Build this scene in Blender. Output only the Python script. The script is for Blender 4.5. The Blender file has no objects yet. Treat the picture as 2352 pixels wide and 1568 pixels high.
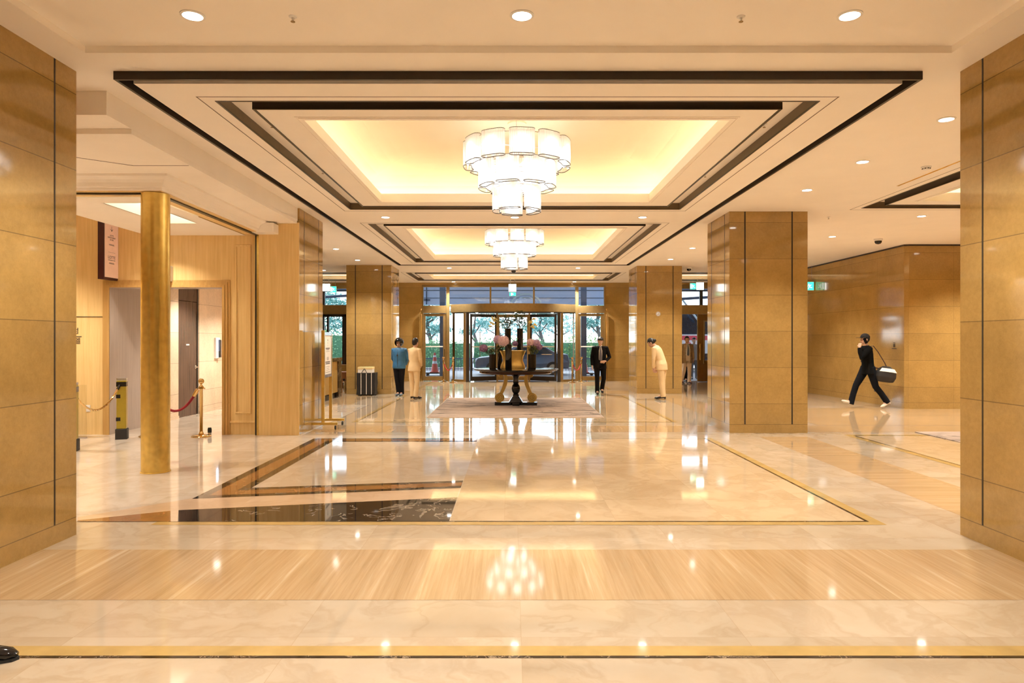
import bpy, bmesh, math, random
from mathutils import Vector, Matrix
random.seed(7)
C = bpy.context.scene.collection
scene = bpy.context.scene
PI = math.pi
R = math.radians

# ------------------------------------------------------------------ camera
CAMX, CAMZ, F = -0.05, 1.62, 1568.0
def on_floor(px, py):
    d = F * CAMZ / (py - 780.0)
    return ((px - 1176.0) * d / F + CAMX, d)
cam_d = bpy.data.cameras.new('camera')
cam = bpy.data.objects.new('camera', cam_d); C.objects.link(cam)
cam.location = (CAMX, 0, CAMZ); cam.rotation_euler = (PI / 2, 0, 0)
cam_d.sensor_width = 36.0; cam_d.lens = 24.0
cam_d.shift_y = -4.0 / 2352.0
cam_d.clip_end = 300
scene.camera = cam

# ------------------------------------------------------------------ mesh helpers
def box(bm, x0, x1, y0, y1, z0, z1):
    v = [bm.verts.new(p) for p in ((x0,y0,z0),(x1,y0,z0),(x1,y1,z0),(x0,y1,z0),(x0,y0,z1),(x1,y0,z1),(x1,y1,z1),(x0,y1,z1))]
    for f in ((0,3,2,1),(4,5,6,7),(0,1,5,4),(1,2,6,5),(2,3,7,6),(3,0,4,7)):
        bm.faces.new([v[i] for i in f])
    return v
def cbox(bm, c, s):
    return box(bm, c[0]-s[0]/2, c[0]+s[0]/2, c[1]-s[1]/2, c[1]+s[1]/2, c[2]-s[2]/2, c[2]+s[2]/2)
def rect_ring(bm, o, i, z0, z1):
    """o, i = (x0,x1,y0,y1): a rectangular frame between the outer and the inner rectangle"""
    box(bm, o[0], o[1], o[2], i[2], z0, z1); box(bm, o[0], o[1], i[3], o[3], z0, z1)
    box(bm, o[0], i[0], i[2], i[3], z0, z1); box(bm, i[1], o[1], i[2], i[3], z0, z1)
def poly(bm, pts, z=0.0):
    f = bm.faces.new([bm.verts.new((p[0], p[1], z)) for p in pts]); return f
def prism(bm, pts, z0, z1):
    a = [bm.verts.new((p[0], p[1], z0)) for p in pts]; b = [bm.verts.new((p[0], p[1], z1)) for p in pts]
    n = len(pts)
    for k in range(n): bm.faces.new([a[k], a[(k+1) % n], b[(k+1) % n], b[k]])
    bm.faces.new(a[::-1]); bm.faces.new(b)
def basis(d):
    d = Vector(d).normalized()
    u = d.cross(Vector((0,0,1)))
    if u.length < 1e-3: u = Vector((1,0,0))
    u.normalize(); return u, d.cross(u).normalized()
def tube(bm, pts, rad, n=8, cap=True, closed=False, ell=None):
    """tube through pts, rad a number or a list; ell = (a, b) stretch of the section"""
    pts = [Vector(p) for p in pts]; m = len(pts)
    if not isinstance(rad, (list, tuple)): rad = [rad] * m
    rings = []; pu = None
    for k in range(m):
        if closed: d = pts[(k+1) % m] - pts[k-1]
        else: d = pts[min(k+1, m-1)] - pts[max(k-1, 0)]
        if d.length < 1e-9: d = Vector((0,0,1))
        d.normalize()
        if pu is None: u, v = basis(d)
        else:
            u = pu - d * pu.dot(d)
            if u.length < 1e-6: u, v = basis(d)
            u.normalize(); v = d.cross(u)
        pu = u
        a, b = ell if ell else (1, 1)
        rings.append([bm.verts.new(pts[k] + (u*math.cos(2*PI*j/n)*a + v*math.sin(2*PI*j/n)*b) * rad[k]) for j in range(n)])
    for k in range(m if closed else m-1):
        p, q = rings[k], rings[(k+1) % m]
        for j in range(n): bm.faces.new([p[j], p[(j+1) % n], q[(j+1) % n], q[j]])
    if cap and not closed:
        bm.faces.new(rings[0][::-1]); bm.faces.new(rings[-1])
def capsule(bm, pts, rad, n=12):
    """tube with rounded ends"""
    pts = [Vector(p) for p in pts]
    if not isinstance(rad, (list, tuple)): rad = [rad] * len(pts)
    d0 = (pts[0]-pts[1]).normalized(); d1 = (pts[-1]-pts[-2]).normalized()
    P = []; Q = []
    for t in (80, 50, 25): P.append(pts[0] + d0*rad[0]*math.sin(R(t))); Q.append(rad[0]*math.cos(R(t)))
    P += pts; Q += list(rad)
    for t in (25, 50, 80): P.append(pts[-1] + d1*rad[-1]*math.sin(R(t))); Q.append(rad[-1]*math.cos(R(t)))
    tube(bm, P, Q, n)
def lathe(bm, prof, n=24, c=(0,0,0), cap=True):
    rings = []
    for r, z in prof:
        rings.append([bm.verts.new((c[0]+r*math.cos(2*PI*j/n), c[1]+r*math.sin(2*PI*j/n), c[2]+z)) for j in range(n)])
    for p, q in zip(rings, rings[1:]):
        for j in range(n): bm.faces.new([p[j], p[(j+1) % n], q[(j+1) % n], q[j]])
    if cap:
        bm.faces.new(rings[0][::-1]); bm.faces.new(rings[-1])
def ellipsoid(bm, c, r, nu=16, nv=10, mat=None):
    rings = []
    for i in range(1, nv):
        t = PI * i / nv
        rings.append([Vector((r[0]*math.sin(t)*math.cos(2*PI*j/nu), r[1]*math.sin(t)*math.sin(2*PI*j/nu), r[2]*math.cos(t))) for j in range(nu)])
    def P(v):
        v = Vector(v)
        if mat is not None: v = mat @ v
        return bm.verts.new(v + Vector(c))
    top = P((0,0,r[2])); bot = P((0,0,-r[2]))
    V = [[P(v) for v in ring] for ring in rings]
    for j in range(nu):
        bm.faces.new([top, V[0][j], V[0][(j+1) % nu]])
        bm.faces.new([bot, V[-1][(j+1) % nu], V[-1][j]])
    for a, b in zip(V, V[1:]):
        for j in range(nu): bm.faces.new([a[j], b[j], b[(j+1) % nu], a[(j+1) % nu]])
def wall_holes(bm, x0, x1, z0, z1, holes, y0, y1):
    """a wall slab in the XZ plane with rectangular openings (x0,x1,z0,z1)"""
    xs = sorted({x0, x1, *[h[0] for h in holes], *[h[1] for h in holes]})
    zs = sorted({z0, z1, *[h[2] for h in holes], *[h[3] for h in holes]})
    for a, b in zip(xs, xs[1:]):
        run = None
        for c, d in zip(zs, zs[1:]):
            m = ((a+b)/2, (c+d)/2)
            if any(h[0] < m[0] < h[1] and h[2] < m[1] < h[3] for h in holes): continue
            box(bm, a, b, y0, y1, c, d)
def plane_holes(bm, r, z, holes):
    xs = sorted({r[0], r[1], *[h[0] for h in holes], *[h[1] for h in holes]})
    ys = sorted({r[2], r[3], *[h[2] for h in holes], *[h[3] for h in holes]})
    xs = [x for x in xs if r[0] <= x <= r[1]]; ys = [y for y in ys if r[2] <= y <= r[3]]
    for a, b in zip(xs, xs[1:]):
        for c, d in zip(ys, ys[1:]):
            m = ((a+b)/2, (c+d)/2)
            if any(h[0] < m[0] < h[1] and h[2] < m[1] < h[3] for h in holes): continue
            poly(bm, ((a,c),(a,d),(b,d),(b,c)), z)
def obj(name, bm, m, parent=None, smooth=False, loc=None, rotz=None, bevel=0, label=None, fix=True):
    me = bpy.data.meshes.new(name)
    if fix: bmesh.ops.recalc_face_normals(bm, faces=bm.faces[:])
    if smooth:
        for f in bm.faces: f.smooth = True
    bm.to_mesh(me); bm.free()
    for k in (m if isinstance(m, (list, tuple)) else [m]): me.materials.append(k)
    if smooth and smooth != 'all':
        try: me.set_sharp_from_angle(angle=R(40))
        except Exception: pass
    o = bpy.data.objects.new(name, me); C.objects.link(o)
    if parent: o.parent = parent
    if loc: o.location = loc
    if rotz is not None: o.rotation_euler.z = rotz
    if bevel:
        b = o.modifiers.new('edge', 'BEVEL'); b.width = bevel; b.segments = 2; b.limit_method = 'ANGLE'
    if label: o['label'] = label
    return o
def tag(o, label, cat, group=None, kind=None):
    o['label'] = label; o['category'] = cat
    if group: o['group'] = group
    if kind: o['kind'] = kind
    return o
def thing(name, label, cat, loc=(0,0,0), rotz=0, group=None):
    o = bpy.data.objects.new(name, None); C.objects.link(o)
    o.location = loc; o.rotation_euler = (0, 0, rotz); o.empty_display_size = .1
    return tag(o, label, cat, group)
def struct(name, bm, m, parent=None, label=None, **k):
    o = obj(name, bm, m, parent, **k)
    if parent is None:
        o['kind'] = 'structure'
        if label: o['label'] = label
    return o
def struct_empty(name, label=None):
    o = bpy.data.objects.new(name, None); C.objects.link(o); o['kind'] = 'structure'
    if label: o['label'] = label
    return o
KIDS = {}
def dup(root, loc, rotz=None, label=None, group=None):
    r = root.copy(); C.objects.link(r); r.location = loc
    if rotz is not None: r.rotation_euler.z = rotz
    if label: r['label'] = label
    if group: r['group'] = group
    for ch in list(root.children):
        c = ch.copy(); C.objects.link(c); c.parent = r
        for g in list(ch.children):
            d = g.copy(); C.objects.link(d); d.parent = c
    return r
def text(name, body, size, m, loc, rot, parent=None, align='CENTER', ext=0.0006, bold=False):
    cu = bpy.data.curves.new(name, 'FONT'); cu.body = body; cu.size = size
    cu.align_x = align; cu.align_y = 'CENTER'; cu.extrude = ext
    cu.materials.append(m)
    o = bpy.data.objects.new(name, cu); C.objects.link(o)
    if parent: o.parent = parent
    o.location = loc; o.rotation_euler = rot
    dg = bpy.context.evaluated_depsgraph_get()
    me = bpy.data.meshes.new_from_object(o.evaluated_get(dg)); me.name = name
    n = bpy.data.objects.new(name, me); C.objects.link(n)
    if parent: n.parent = parent
    n.location = loc; n.rotation_euler = rot
    bpy.data.objects.remove(o); bpy.data.curves.remove(cu); n.name = name
    return n

# ------------------------------------------------------------------ materials
class NT:
    def __init__(s, name):
        s.m = bpy.data.materials.new(name); s.m.use_nodes = True
        s.t = s.m.node_tree; s.n = s.t.nodes; s.l = s.t.links
        s.b = s.n['Principled BSDF']; s.out = s.n['Material Output']
    def new(s, t, **k):
        n = s.n.new(t)
        for a, v in k.items(): setattr(n, a, v)
        return n
    def link(s, a, b): s.l.new(a, b)
    def val(s, n, i, v):
        if hasattr(v, 'is_output') or isinstance(v, bpy.types.NodeSocket): s.link(v, n.inputs[i])
        else: n.inputs[i].default_value = v
    def math(s, op, a, b=0.0, c=None):
        n = s.new('ShaderNodeMath', operation=op); s.val(n, 0, a); s.val(n, 1, b)
        if c is not None: s.val(n, 2, c)
        return n.outputs[0]
    def vmath(s, op, a, b):
        n = s.new('ShaderNodeVectorMath', operation=op); s.val(n, 0, a); s.val(n, 1, b); return n.outputs[0]
    def noise(s, vec, scale, detail=4, rough=.55, dist=0.0):
        n = s.new('ShaderNodeTexNoise'); s.link(vec, n.inputs['Vector'])
        n.inputs['Scale'].default_value = scale; n.inputs['Detail'].default_value = detail
        n.inputs['Roughness'].default_value = rough; n.inputs['Distortion'].default_value = dist
        return n.outputs['Fac']
    def ramp(s, f, stops, interp='LINEAR'):
        n = s.new('ShaderNodeValToRGB'); n.color_ramp.interpolation = interp
        e = n.color_ramp.elements
        while len(e) < len(stops): e.new(.5)
        for k, (p, c) in enumerate(stops):
            e[k].position = p; e[k].color = (*c, 1) if len(c) == 3 else c
        s.link(f, n.inputs[0]); return n.outputs['Color']
    def mix(s, f, a, b, blend='MIX'):
        n = s.new('ShaderNodeMix', data_type='RGBA', blend_type=blend)
        s.val(n, 0, f)
        for i, v in ((6, a), (7, b)):
            if isinstance(v, (tuple, list)): n.inputs[i].default_value = (*v, 1) if len(v) == 3 else v
            else: s.link(v, n.inputs[i])
        return n.outputs[2]
    def pos(s): return s.new('ShaderNodeNewGeometry').outputs['Position']
    def objc(s): return s.new('ShaderNodeTexCoord').outputs['Object']
    def sep(s, v):
        n = s.new('ShaderNodeSeparateXYZ'); s.link(v, n.inputs[0]); return n.outputs
    def comb(s, x, y, z):
        n = s.new('ShaderNodeCombineXYZ'); s.val(n, 0, x); s.val(n, 1, y); s.val(n, 2, z); return n.outputs[0]
    def scale(s, v, k): return s.vmath('MULTIPLY', v, k)
    def base(s, c):
        if isinstance(c, (tuple, list)): s.b.inputs['Base Color'].default_value = (*c, 1)
        else: s.link(c, s.b.inputs['Base Color'])
    def set(s, rough=.5, metal=0.0, spec=.5, coat=0.0, emit=None, es=0.0):
        b = s.b.inputs
        b['Roughness'].default_value = rough; b['Metallic'].default_value = metal
        b['Specular IOR Level'].default_value = spec; b['Coat Weight'].default_value = coat
        if emit: b['Emission Color'].default_value = (*emit, 1); b['Emission Strength'].default_value = es
        return s.m
def plain(name, c, rough=.5, metal=0.0, spec=.5, emit=None, es=0.0, var=0.06, vs=9.0):
    t = NT(name)
    f = t.noise(t.objc(), vs, 3)
    lo = tuple(max(0, k*(1-var)) for k in c); hi = tuple(min(1, k*(1+var)) for k in c)
    t.base(t.ramp(f, ((.3, lo), (.7, hi))))
    return t.set(rough, metal, spec, 0, emit, es)
def glow(name, c, s):
    t = NT(name); e = t.new('ShaderNodeEmission'); e.inputs[0].default_value = (*c, 1); e.inputs[1].default_value = s
    t.link(e.outputs[0], t.out.inputs[0]); return t.m
def tile_cell(t, vec, sx, sy, ox=0.0, oy=0.0):
    """per-tile random number and joint mask (0 on joints)"""
    x, y, z = t.sep(vec)[:3]
    u = t.math('DIVIDE', t.math('ADD', x, ox), sx); v = t.math('DIVIDE', t.math('ADD', y, oy), sy)
    fu, fv = t.math('FLOOR', u), t.math('FLOOR', v)
    w = t.new('ShaderNodeTexWhiteNoise'); w.noise_dimensions = '2D'
    t.link(t.comb(fu, fv, 0.0), w.inputs['Vector'])
    gu = t.math('FRACT', u); gv = t.math('FRACT', v)
    eu = t.math('MINIMUM', gu, t.math('SUBTRACT', 1.0, gu)); ev = t.math('MINIMUM', gv, t.math('SUBTRACT', 1.0, gv))
    j = t.math('MINIMUM', t.math('MULTIPLY', eu, sx), t.math('MULTIPLY', ev, sy))
    return w.outputs['Value'], w.outputs['Color'], t.math('LESS_THAN', j, .0022)
def marble(name, light, mid, dark, sx=1.2, sy=1.2, rough=.05, vein=1.0, ox=0, oy=0):
    t = NT(name); p = t.pos()
    rv, rc, joint = tile_cell(t, p, sx, sy, ox, oy)
    q = t.vmath('ADD', p, t.scale(rc, (7.3, 5.1, 0)))
    cloud = t.noise(q, 1.15, 5, .58, .7)
    warp = t.noise(q, 2.3, 3)
    n2 = t.noise(t.vmath('ADD', q, t.comb(t.math('MULTIPLY', warp, .7), t.math('MULTIPLY', cloud, .9), 0.0)), 1.5, 6, .58, .9)
    ridge = t.math('ABSOLUTE', t.math('SUBTRACT', n2, .5))
    vmask = t.math('MULTIPLY', t.math('SUBTRACT', 1.0, t.math('SMOOTH_MIN', t.math('MULTIPLY', ridge, 13.0), 1.0, .3)), .55 * vein)
    col = t.ramp(cloud, ((.3, mid), (.5, tuple((a+b)/2 for a, b in zip(mid, light))), (.68, light)))
    col = t.mix(vmask, col, dark)
    tint = t.math('ADD', t.math('MULTIPLY', rv, .14), .9)
    g = t.comb(tint, tint, tint)
    col = t.mix(1.0, col, g, 'MULTIPLY')
    col = t.mix(t.math('MULTIPLY', joint, .35), col, dark)
    t.base(col); return t.set(rough, 0, .6)
def travertine(name, along_y=True, rough=.07):
    t = NT(name); p = t.pos()
    if along_y: q = t.scale(p, (30, 1.1, 1)); cell = tile_cell(t, p, .6, 1.02, 0, .85)
    else: q = t.scale(p, (1.1, 30, 1)); cell = tile_cell(t, p, .8, .6, 0, 0)
    q = t.vmath('ADD', q, t.scale(cell[1], (40, 40, 0)))
    a = t.noise(q, 1.0, 5, .62, .35); b = t.noise(t.scale(q, (.23, .23, 1) if along_y else (.23, .23, 1)), 1.0, 3)
    c = t.noise(t.scale(p, (60, 60, 1)), 1.0, 3)
    f = t.math('ADD', t.math('MULTIPLY', a, .62), t.math('MULTIPLY', b, .38))
    col = t.ramp(f, ((.30, (.335, .215, .105)), (.46, (.42, .28, .15)), (.58, (.465, .325, .187)), (.70, (.56, .44, .30))))
    col = t.mix(t.math('MULTIPLY', t.math('GREATER_THAN', c, .66), .25), col, (.45, .30, .15))
    tint = t.math('ADD', t.math('MULTIPLY', cell[0], .1), .93)
    col = t.mix(1.0, col, t.comb(tint, tint, tint), 'MULTIPLY')
    t.base(col); return t.set(rough, 0, .55)
def stone(name, c=(.42, .262, .085), rough=.055, joint0=.507, jh=.63, vj=0.0):
    t = NT(name); p = t.pos()
    a = t.noise(p, 2.2, 4, .6); b = t.noise(p, 26, 4, .65); d = t.noise(p, 85, 2)
    x, y, z = t.sep(p)[:3]
    k = t.math('DIVIDE', t.math('SUBTRACT', z, joint0), jh)
    fl = t.math('FLOOR', k); fr = t.math('FRACT', k)
    e = t.math('MINIMUM', fr, t.math('SUBTRACT', 1.0, fr))
    joint = t.math('LESS_THAN', t.math('MULTIPLY', e, jh), .0035)
    plinth = t.math('LESS_THAN', t.math('ABSOLUTE', t.math('SUBTRACT', z, .148)), .0035)
    joint = t.math('MAXIMUM', joint, plinth)
    if vj:
        u = t.math('FRACT', t.math('DIVIDE', t.math('ADD', x, y), vj))
        joint = t.math('MAXIMUM', joint, t.math('LESS_THAN', u, .003))
    w = t.new('ShaderNodeTexWhiteNoise'); w.noise_dimensions = '1D'; t.link(fl, w.inputs['W'])
    f = t.math('ADD', t.math('MULTIPLY', a, .5), t.math('ADD', t.math('MULTIPLY', b, .35), t.math('MULTIPLY', d, .15)))
    col = t.ramp(f, ((.34, tuple(k*.84 for k in c)), (.5, c), (.64, tuple(k*1.14 for k in c))))
    tint = t.math('ADD', t.math('MULTIPLY', w.outputs[0], .12), .93)
    col = t.mix(1.0, col, t.comb(tint, tint, tint), 'MULTIPLY')
    col = t.mix(t.math('MULTIPLY', joint, .62), col, (.10, .07, .04))
    t.base(col); return t.set(rough, 0, .62)
def wood(name, a, b, rough=.35, horizontal=False, sc=28, spec=.4):
    t = NT(name); p = t.pos()
    q = t.scale(p, (sc, sc, 1.2) if not horizontal else (1.2, sc, sc))
    f = t.noise(q, 1.0, 5, .6, .25); g = t.noise(p, 1.3, 2)
    f = t.math('ADD', t.math('MULTIPLY', f, .75), t.math('MULTIPLY', g, .25))
    t.base(t.ramp(f, ((.34, a), (.64, b)))); return t.set(rough, 0, spec)
def glass(name, tint=(.93, .97, 1.0), ior=1.45):
    t = NT(name)
    tr = t.new('ShaderNodeBsdfTransparent'); tr.inputs[0].default_value = (*tint, 1)
    gl = t.new('ShaderNodeBsdfGlossy'); gl.inputs['Roughness'].default_value = .01
    fr = t.new('ShaderNodeFresnel'); fr.inputs[0].default_value = ior
    mx = t.new('ShaderNodeMixShader'); t.link(fr.outputs[0], mx.inputs[0]); t.link(tr.outputs[0], mx.inputs[1]); t.link(gl.outputs[0], mx.inputs[2])
    t.link(mx.outputs[0], t.out.inputs[0]); return t.m
def frosted(name, c=(1, .97, .92), clear=.5):
    t = NT(name)
    tr = t.new('ShaderNodeBsdfTransparent'); tl = t.new('ShaderNodeBsdfTranslucent'); tl.inputs[0].default_value = (*c, 1)
    gl = t.new('ShaderNodeBsdfGlossy'); gl.inputs['Roughness'].default_value = .15
    m1 = t.new('ShaderNodeMixShader'); m1.inputs[0].default_value = .22; t.link(tl.outputs[0], m1.inputs[1]); t.link(gl.outputs[0], m1.inputs[2])
    m2 = t.new('ShaderNodeMixShader'); m2.inputs[0].default_value = clear; t.link(m1.outputs[0], m2.inputs[1]); t.link(tr.outputs[0], m2.inputs[2])
    t.link(m2.outputs[0], t.out.inputs[0]); return t.m
def rug_mat(name):
    t = NT(name); p = t.pos()
    w = t.noise(p, .7, 4, .6, .5)
    q = t.vmath('ADD', t.scale(p, (.35, .8, 1)), t.comb(t.math('MULTIPLY', w, 1.6), t.math('MULTIPLY', w, 1.2), 0.0))
    n = t.noise(q, 1.1, 5, .55, 1.2)
    line = t.ramp(t.math('MULTIPLY', t.math('ABSOLUTE', t.math('SUBTRACT', n, .5)), 30.0), ((.35, (1, 1, 1)), (.95, (0, 0, 0))))
    big = t.noise(p, .55, 3)
    gate = t.ramp(big, ((.44, (0, 0, 0)), (.56, (1, 1, 1))))
    sm = t.noise(t.vmath('ADD', t.scale(p, (.9, 4.2, 1)), t.comb(w, w, 0.0)), 1.2, 9, .74, .4)
    smear = t.ramp(sm, ((.455, (0, 0, 0)), (.565, (1, 1, 1))))
    m = t.mix(1.0, t.mix(1.0, smear, t.ramp(big, ((.38, (.15, .15, .15)), (.52, (.95, .95, .95)))), 'MULTIPLY'), t.mix(1.0, line, gate, 'MULTIPLY'), 'LIGHTEN')
    fine = t.noise(p, 220, 2)
    bw = t.new('ShaderNodeRGBToBW'); t.link(m, bw.inputs[0])
    col = t.mix(t.math('MULTIPLY', bw.outputs[0], .86), (.43, .33, .265), (.06, .048, .045))
    col = t.mix(.10, col, t.ramp(fine, ((.3, (.2,.16,.13)), (.7, (.8,.7,.6)))))
    t.base(col); return t.set(.95, 0, .1)
def dark_marble(name, base=(.016,.013,.012), vein=(.55,.48,.4), rough=.04, amt=.55, sc=1.6):
    t = NT(name); p = t.pos()
    w = t.noise(p, sc, 3); q = t.vmath('ADD', p, t.comb(w, w, w))
    n = t.noise(q, sc*1.4, 6, .6, .9)
    r = t.math('SUBTRACT', 1.0, t.math('MINIMUM', t.math('MULTIPLY', t.math('ABSOLUTE', t.math('SUBTRACT', n, .5)), 48.0), 1.0))
    big = t.noise(p, sc*.9, 2)
    m = t.math('MULTIPLY', t.math('MULTIPLY', r, t.math('GREATER_THAN', big, .5)), amt)
    t.base(t.mix(m, base, vein)); return t.set(rough, 0, .55)

M = {}
M['ceil'] = plain('ceiling_paint', (.955, .89, .80), .75, spec=.2, var=.015, vs=2)
M['soffit'] = plain('soffit_paint', (.955, .89, .80), .7, spec=.25, var=.02, vs=2)
M['cove'] = plain('cove_paint', (.86, .76, .56), .8, spec=.1, var=.015, vs=2)
M['bronze_dark'] = plain('dark_bronze', (.030, .021, .011), .3, .35)
M['slot'] = plain('slot_black', (.008, .007, .006), .35)
M['groove_line'] = plain('shadow_groove', (.16, .11, .07), .6)
M['slot_wall'] = plain('slot_wall_bronze', (.16, .115, .065), .4, .3)
M['cream'] = marble('cream_marble', (.51, .42, .315), (.455, .355, .243), (.33, .22, .122), 1.22, .62, vein=.55)
M['cream_field'] = marble('cream_marble_field', (.595, .455, .30), (.53, .395, .245), (.38, .25, .13), 1.0, 1.0, ox=.12, oy=.1, vein=.6)
M['pale_old'] = marble('pale_old_marble', (.64, .55, .45), (.58, .485, .38), (.45, .35, .25), .9, .9, rough=.05, vein=.6)
M['trav_y'] = travertine('travertine_lengthwise', True)
M['trav_x'] = travertine('travertine_crosswise', False)
M['gold_stone'] = plain('golden_stone', (.44, .295, .11), .08, var=.12, vs=5)
M['black_line'] = dark_marble('black_line_marble', (.03,.02,.012), (.6,.45,.3), .08, .8, 6)
M['black_marble'] = dark_marble('black_marble', (.02,.016,.013), (.5,.42,.33), .03, .6, 1.7)
M['brown_marble'] = dark_marble('brown_marble', (.28,.125,.04), (.5,.3,.14), .05, .5, 2.4)
M['beige_old'] = marble('beige_old_marble', (.66,.49,.345), (.60,.43,.29), (.48,.32,.19), .9, .9, vein=.5)
M['stone'] = stone('limestone_panel')
M['stone_wall'] = stone('limestone_wall', (.42, .258, .08), .06, vj=1.25)
M['stone_light'] = stone('pale_stone_wall', (.76, .60, .43), .12, vj=1.1)
M['groove'] = plain('groove_dark', (.035, .024, .014), .5)
M['wood'] = wood('honey_wood', (.74, .50, .20), (.86, .62, .28))
M['wood_trim'] = wood('wood_trim', (.50, .285, .085), (.62, .385, .135), .3)
M['wood_grey'] = wood('grey_veneer', (.40, .325, .27), (.54, .46, .40), .4, sc=60)
M['wood_dark'] = wood('dark_veneer', (.045, .024, .016), (.115, .062, .04), .25, sc=55)
M['brass_paint'] = plain('gold_painted_metal', (.78, .56, .16), .27, .85, var=.12, vs=14)
M['brass'] = plain('polished_brass', (.78, .55, .24), .12, 1.0, var=.05)
M['bronze'] = plain('golden_bronze', (.38, .265, .115), .34, .85, var=.08)
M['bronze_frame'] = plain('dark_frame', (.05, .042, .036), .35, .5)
M['steel'] = plain('steel', (.62, .62, .64), .2, 1.0)
M['chrome'] = plain('chrome', (.8, .8, .8), .08, 1.0)
M['glass'] = glass('window_glass')
M['glass_clear'] = glass('clear_glass', (.97, .97, .95))
M['rod_glass'] = frosted('ribbed_rod_glass', (.85, .83, .80), clear=.45)
M['white'] = plain('white_plastic', (.82, .80, .76), .4, var=.02)
M['paper'] = plain('paper_white', (.84, .78, .70), .6, var=.02)
M['ink'] = plain('ink', (.03, .025, .02), .6)
M['black'] = plain('black_lacquer', (.008, .007, .007), .08, spec=.6)
M['black_matte'] = plain('black_matte', (.012, .011, .011), .6)
M['rubber'] = plain('rubber', (.02, .02, .02), .7)
M['red_rope'] = plain('red_velvet', (.28, .012, .02), .8, var=.15, vs=60)
M['lamp'] = glow('downlight_lens', (1, .96, .88), 12)
M['led'] = glow('cove_led', (1, .88, .66), 8)
M['bulb'] = glow('chandelier_bulb', (1, .97, .92), 4.5)
# ================================================================== floor
HX = 14.0
fl = struct_empty('floor', 'polished cream marble lobby floor with inlaid bands')
def fpatch(name, pts, m, z):
    bm = bmesh.new(); poly(bm, pts, z); o = obj(name, bm, M[m], fl, fix=False)
    if o.data.polygons[0].normal.z < 0: o.data.flip_normals()
    return o
def frect(name, x0, x1, y0, y1, m, z): return fpatch(name, ((x0,y0),(x1,y0),(x1,y1),(x0,y1)), m, z)
bm = bmesh.new(); box(bm, -HX, HX, -6, 27.0, -.12, 0); obj('marble_slab', bm, M['cream'], fl)
# travertine bands
frect('travertine_band', -HX, HX, 4.25, 5.27, 'trav_y', .0010)
frect('travertine_band', -3.6, HX, 11.98, 12.85, 'trav_y', .0010)
frect('travertine_band', -HX, HX, 20.4, 21.7, 'trav_y', .0010)
for sx in (-1, 1):
    for y0, y1 in ((5.9, 11.4), (13.45, 19.85), (22.3, 26.6)):
        if sx < 0 and y0 < 12: continue
        a, b = sorted((sx*4.08, sx*4.88)); frect('travertine_band', a, b, y0, y1, 'trav_x', .0010)
frect('travertine_field', 5.75, HX, 12.9, 16.2, 'trav_x', .0012)
# bordered fields: gold strip, then dark line, then field
def field(x0, x1, y0, y1, g=.14, l=.028, sides='LRNF', m='cream_field'):
    frect('marble_field', x0, x1, y0, y1, m, .0014)
    def strip(nm, mm, o, i, z):
        if 'N' in sides: frect(nm, x0-o, x1+o, y0-o, y0-i, mm, z)
        if 'F' in sides: frect(nm, x0-o, x1+o, y1+i, y1+o, mm, z)
        ya = y0-i if 'N' in sides else y0-o; yb = y1+i if 'F' in sides else y1+o
        if 'L' in sides: frect(nm, x0-o, x0-i, ya, yb, mm, z)
        if 'R' in sides: frect(nm, x1+i, x1+o, ya, yb, mm, z)
    strip('gold_strip', 'gold_stone', g, 0, .0018)
    strip('dark_line', 'black_line', l, 0, .0024)
field(-3.1, 3.1, -3.0, 3.47, m='cream')
field(-3.08, 3.1, 6.10, 11.15, g=.13, sides='RN')
frect('dark_line', -.6, 3.1, 11.15, 11.165, 'black_line', .0024)
field(-3.1, 3.1, 13.5, 19.8, g=.10, l=.022)
field(-3.1, 3.1, 22.4, 26.2, g=.10, l=.022)
field(5.74, 11.5, 6.10, 11.5, g=.14)
# older inlay by the vestibule: pale field, zigzag border, black and brown wedges
P = on_floor
sx = -.61
frect('old_marble_field', -9.4, sx, 6.09, 11.55, 'pale_old', .0028)
frect('old_marble_field', -9.4, -3.6, 11.55, 17.0, 'pale_old', .0028)
frect('joint_line', sx-.006, sx+.006, 6.1, 11.4, 'pale_old', .0036)
fpatch('beige_wedge', [P(178,1197), P(178,1188), P(445,1144), (sx, P(1057,1117)[1]), (sx, 6.09), P(392,1198)], 'beige_old', .0032)
y_far = P(721,1006)[1]
OUT = [P(441,1146), P(721,1007), (sx, P(1096,1006.5)[1]), (sx, P(1094,1014.5)[1]), P(763,1014.5), P(578,1120.5), (sx, P(1060,1104)[1]), (sx, P(1057,1121)[1]), P(465,1146)]
bm = bmesh.new()
def quadp(a, b, c, d, z): poly(bm, (a, b, c, d), z)
A, B, Cc = P(441,1146), P(721,1007), (sx, P(1096,1007)[1])
A2, B2, C2 = P(578,1120.5), P(763,1014.5), (sx, P(1094,1014.5)[1])
D, D2 = (sx, P(1057,1121)[1]), (sx, P(1060,1104)[1])
for q in ((A, B, B2, A2), (B, Cc, C2, B2), (A, A2, D2, D)): poly(bm, q, .0040)
obj('zigzag_border', bm, M['black_line'] if False else M['black_marble'], fl, fix=False)
def lerp(a, b, t): return (a[0]+(b[0]-a[0])*t, a[1]+(b[1]-a[1])*t)
bm = bmesh.new(); t0, t1 = .26, .74
for (a, b, b2, a2) in ((A, B, B2, A2), (B, Cc, C2, B2), (A, D, D2, A2)):
    poly(bm, (lerp(a, a2, t0), lerp(b, b2, t0), lerp(b, b2, t1), lerp(a, a2, t1)), .0046)
obj('zigzag_inset', bm, M['brown_marble'], fl, fix=False)
fpatch('black_wedge', [P(408,1198), P(410,1172), (sx, P(1051,1142.5)[1]), (sx, 6.09)], 'black_marble', .0038)
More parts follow.
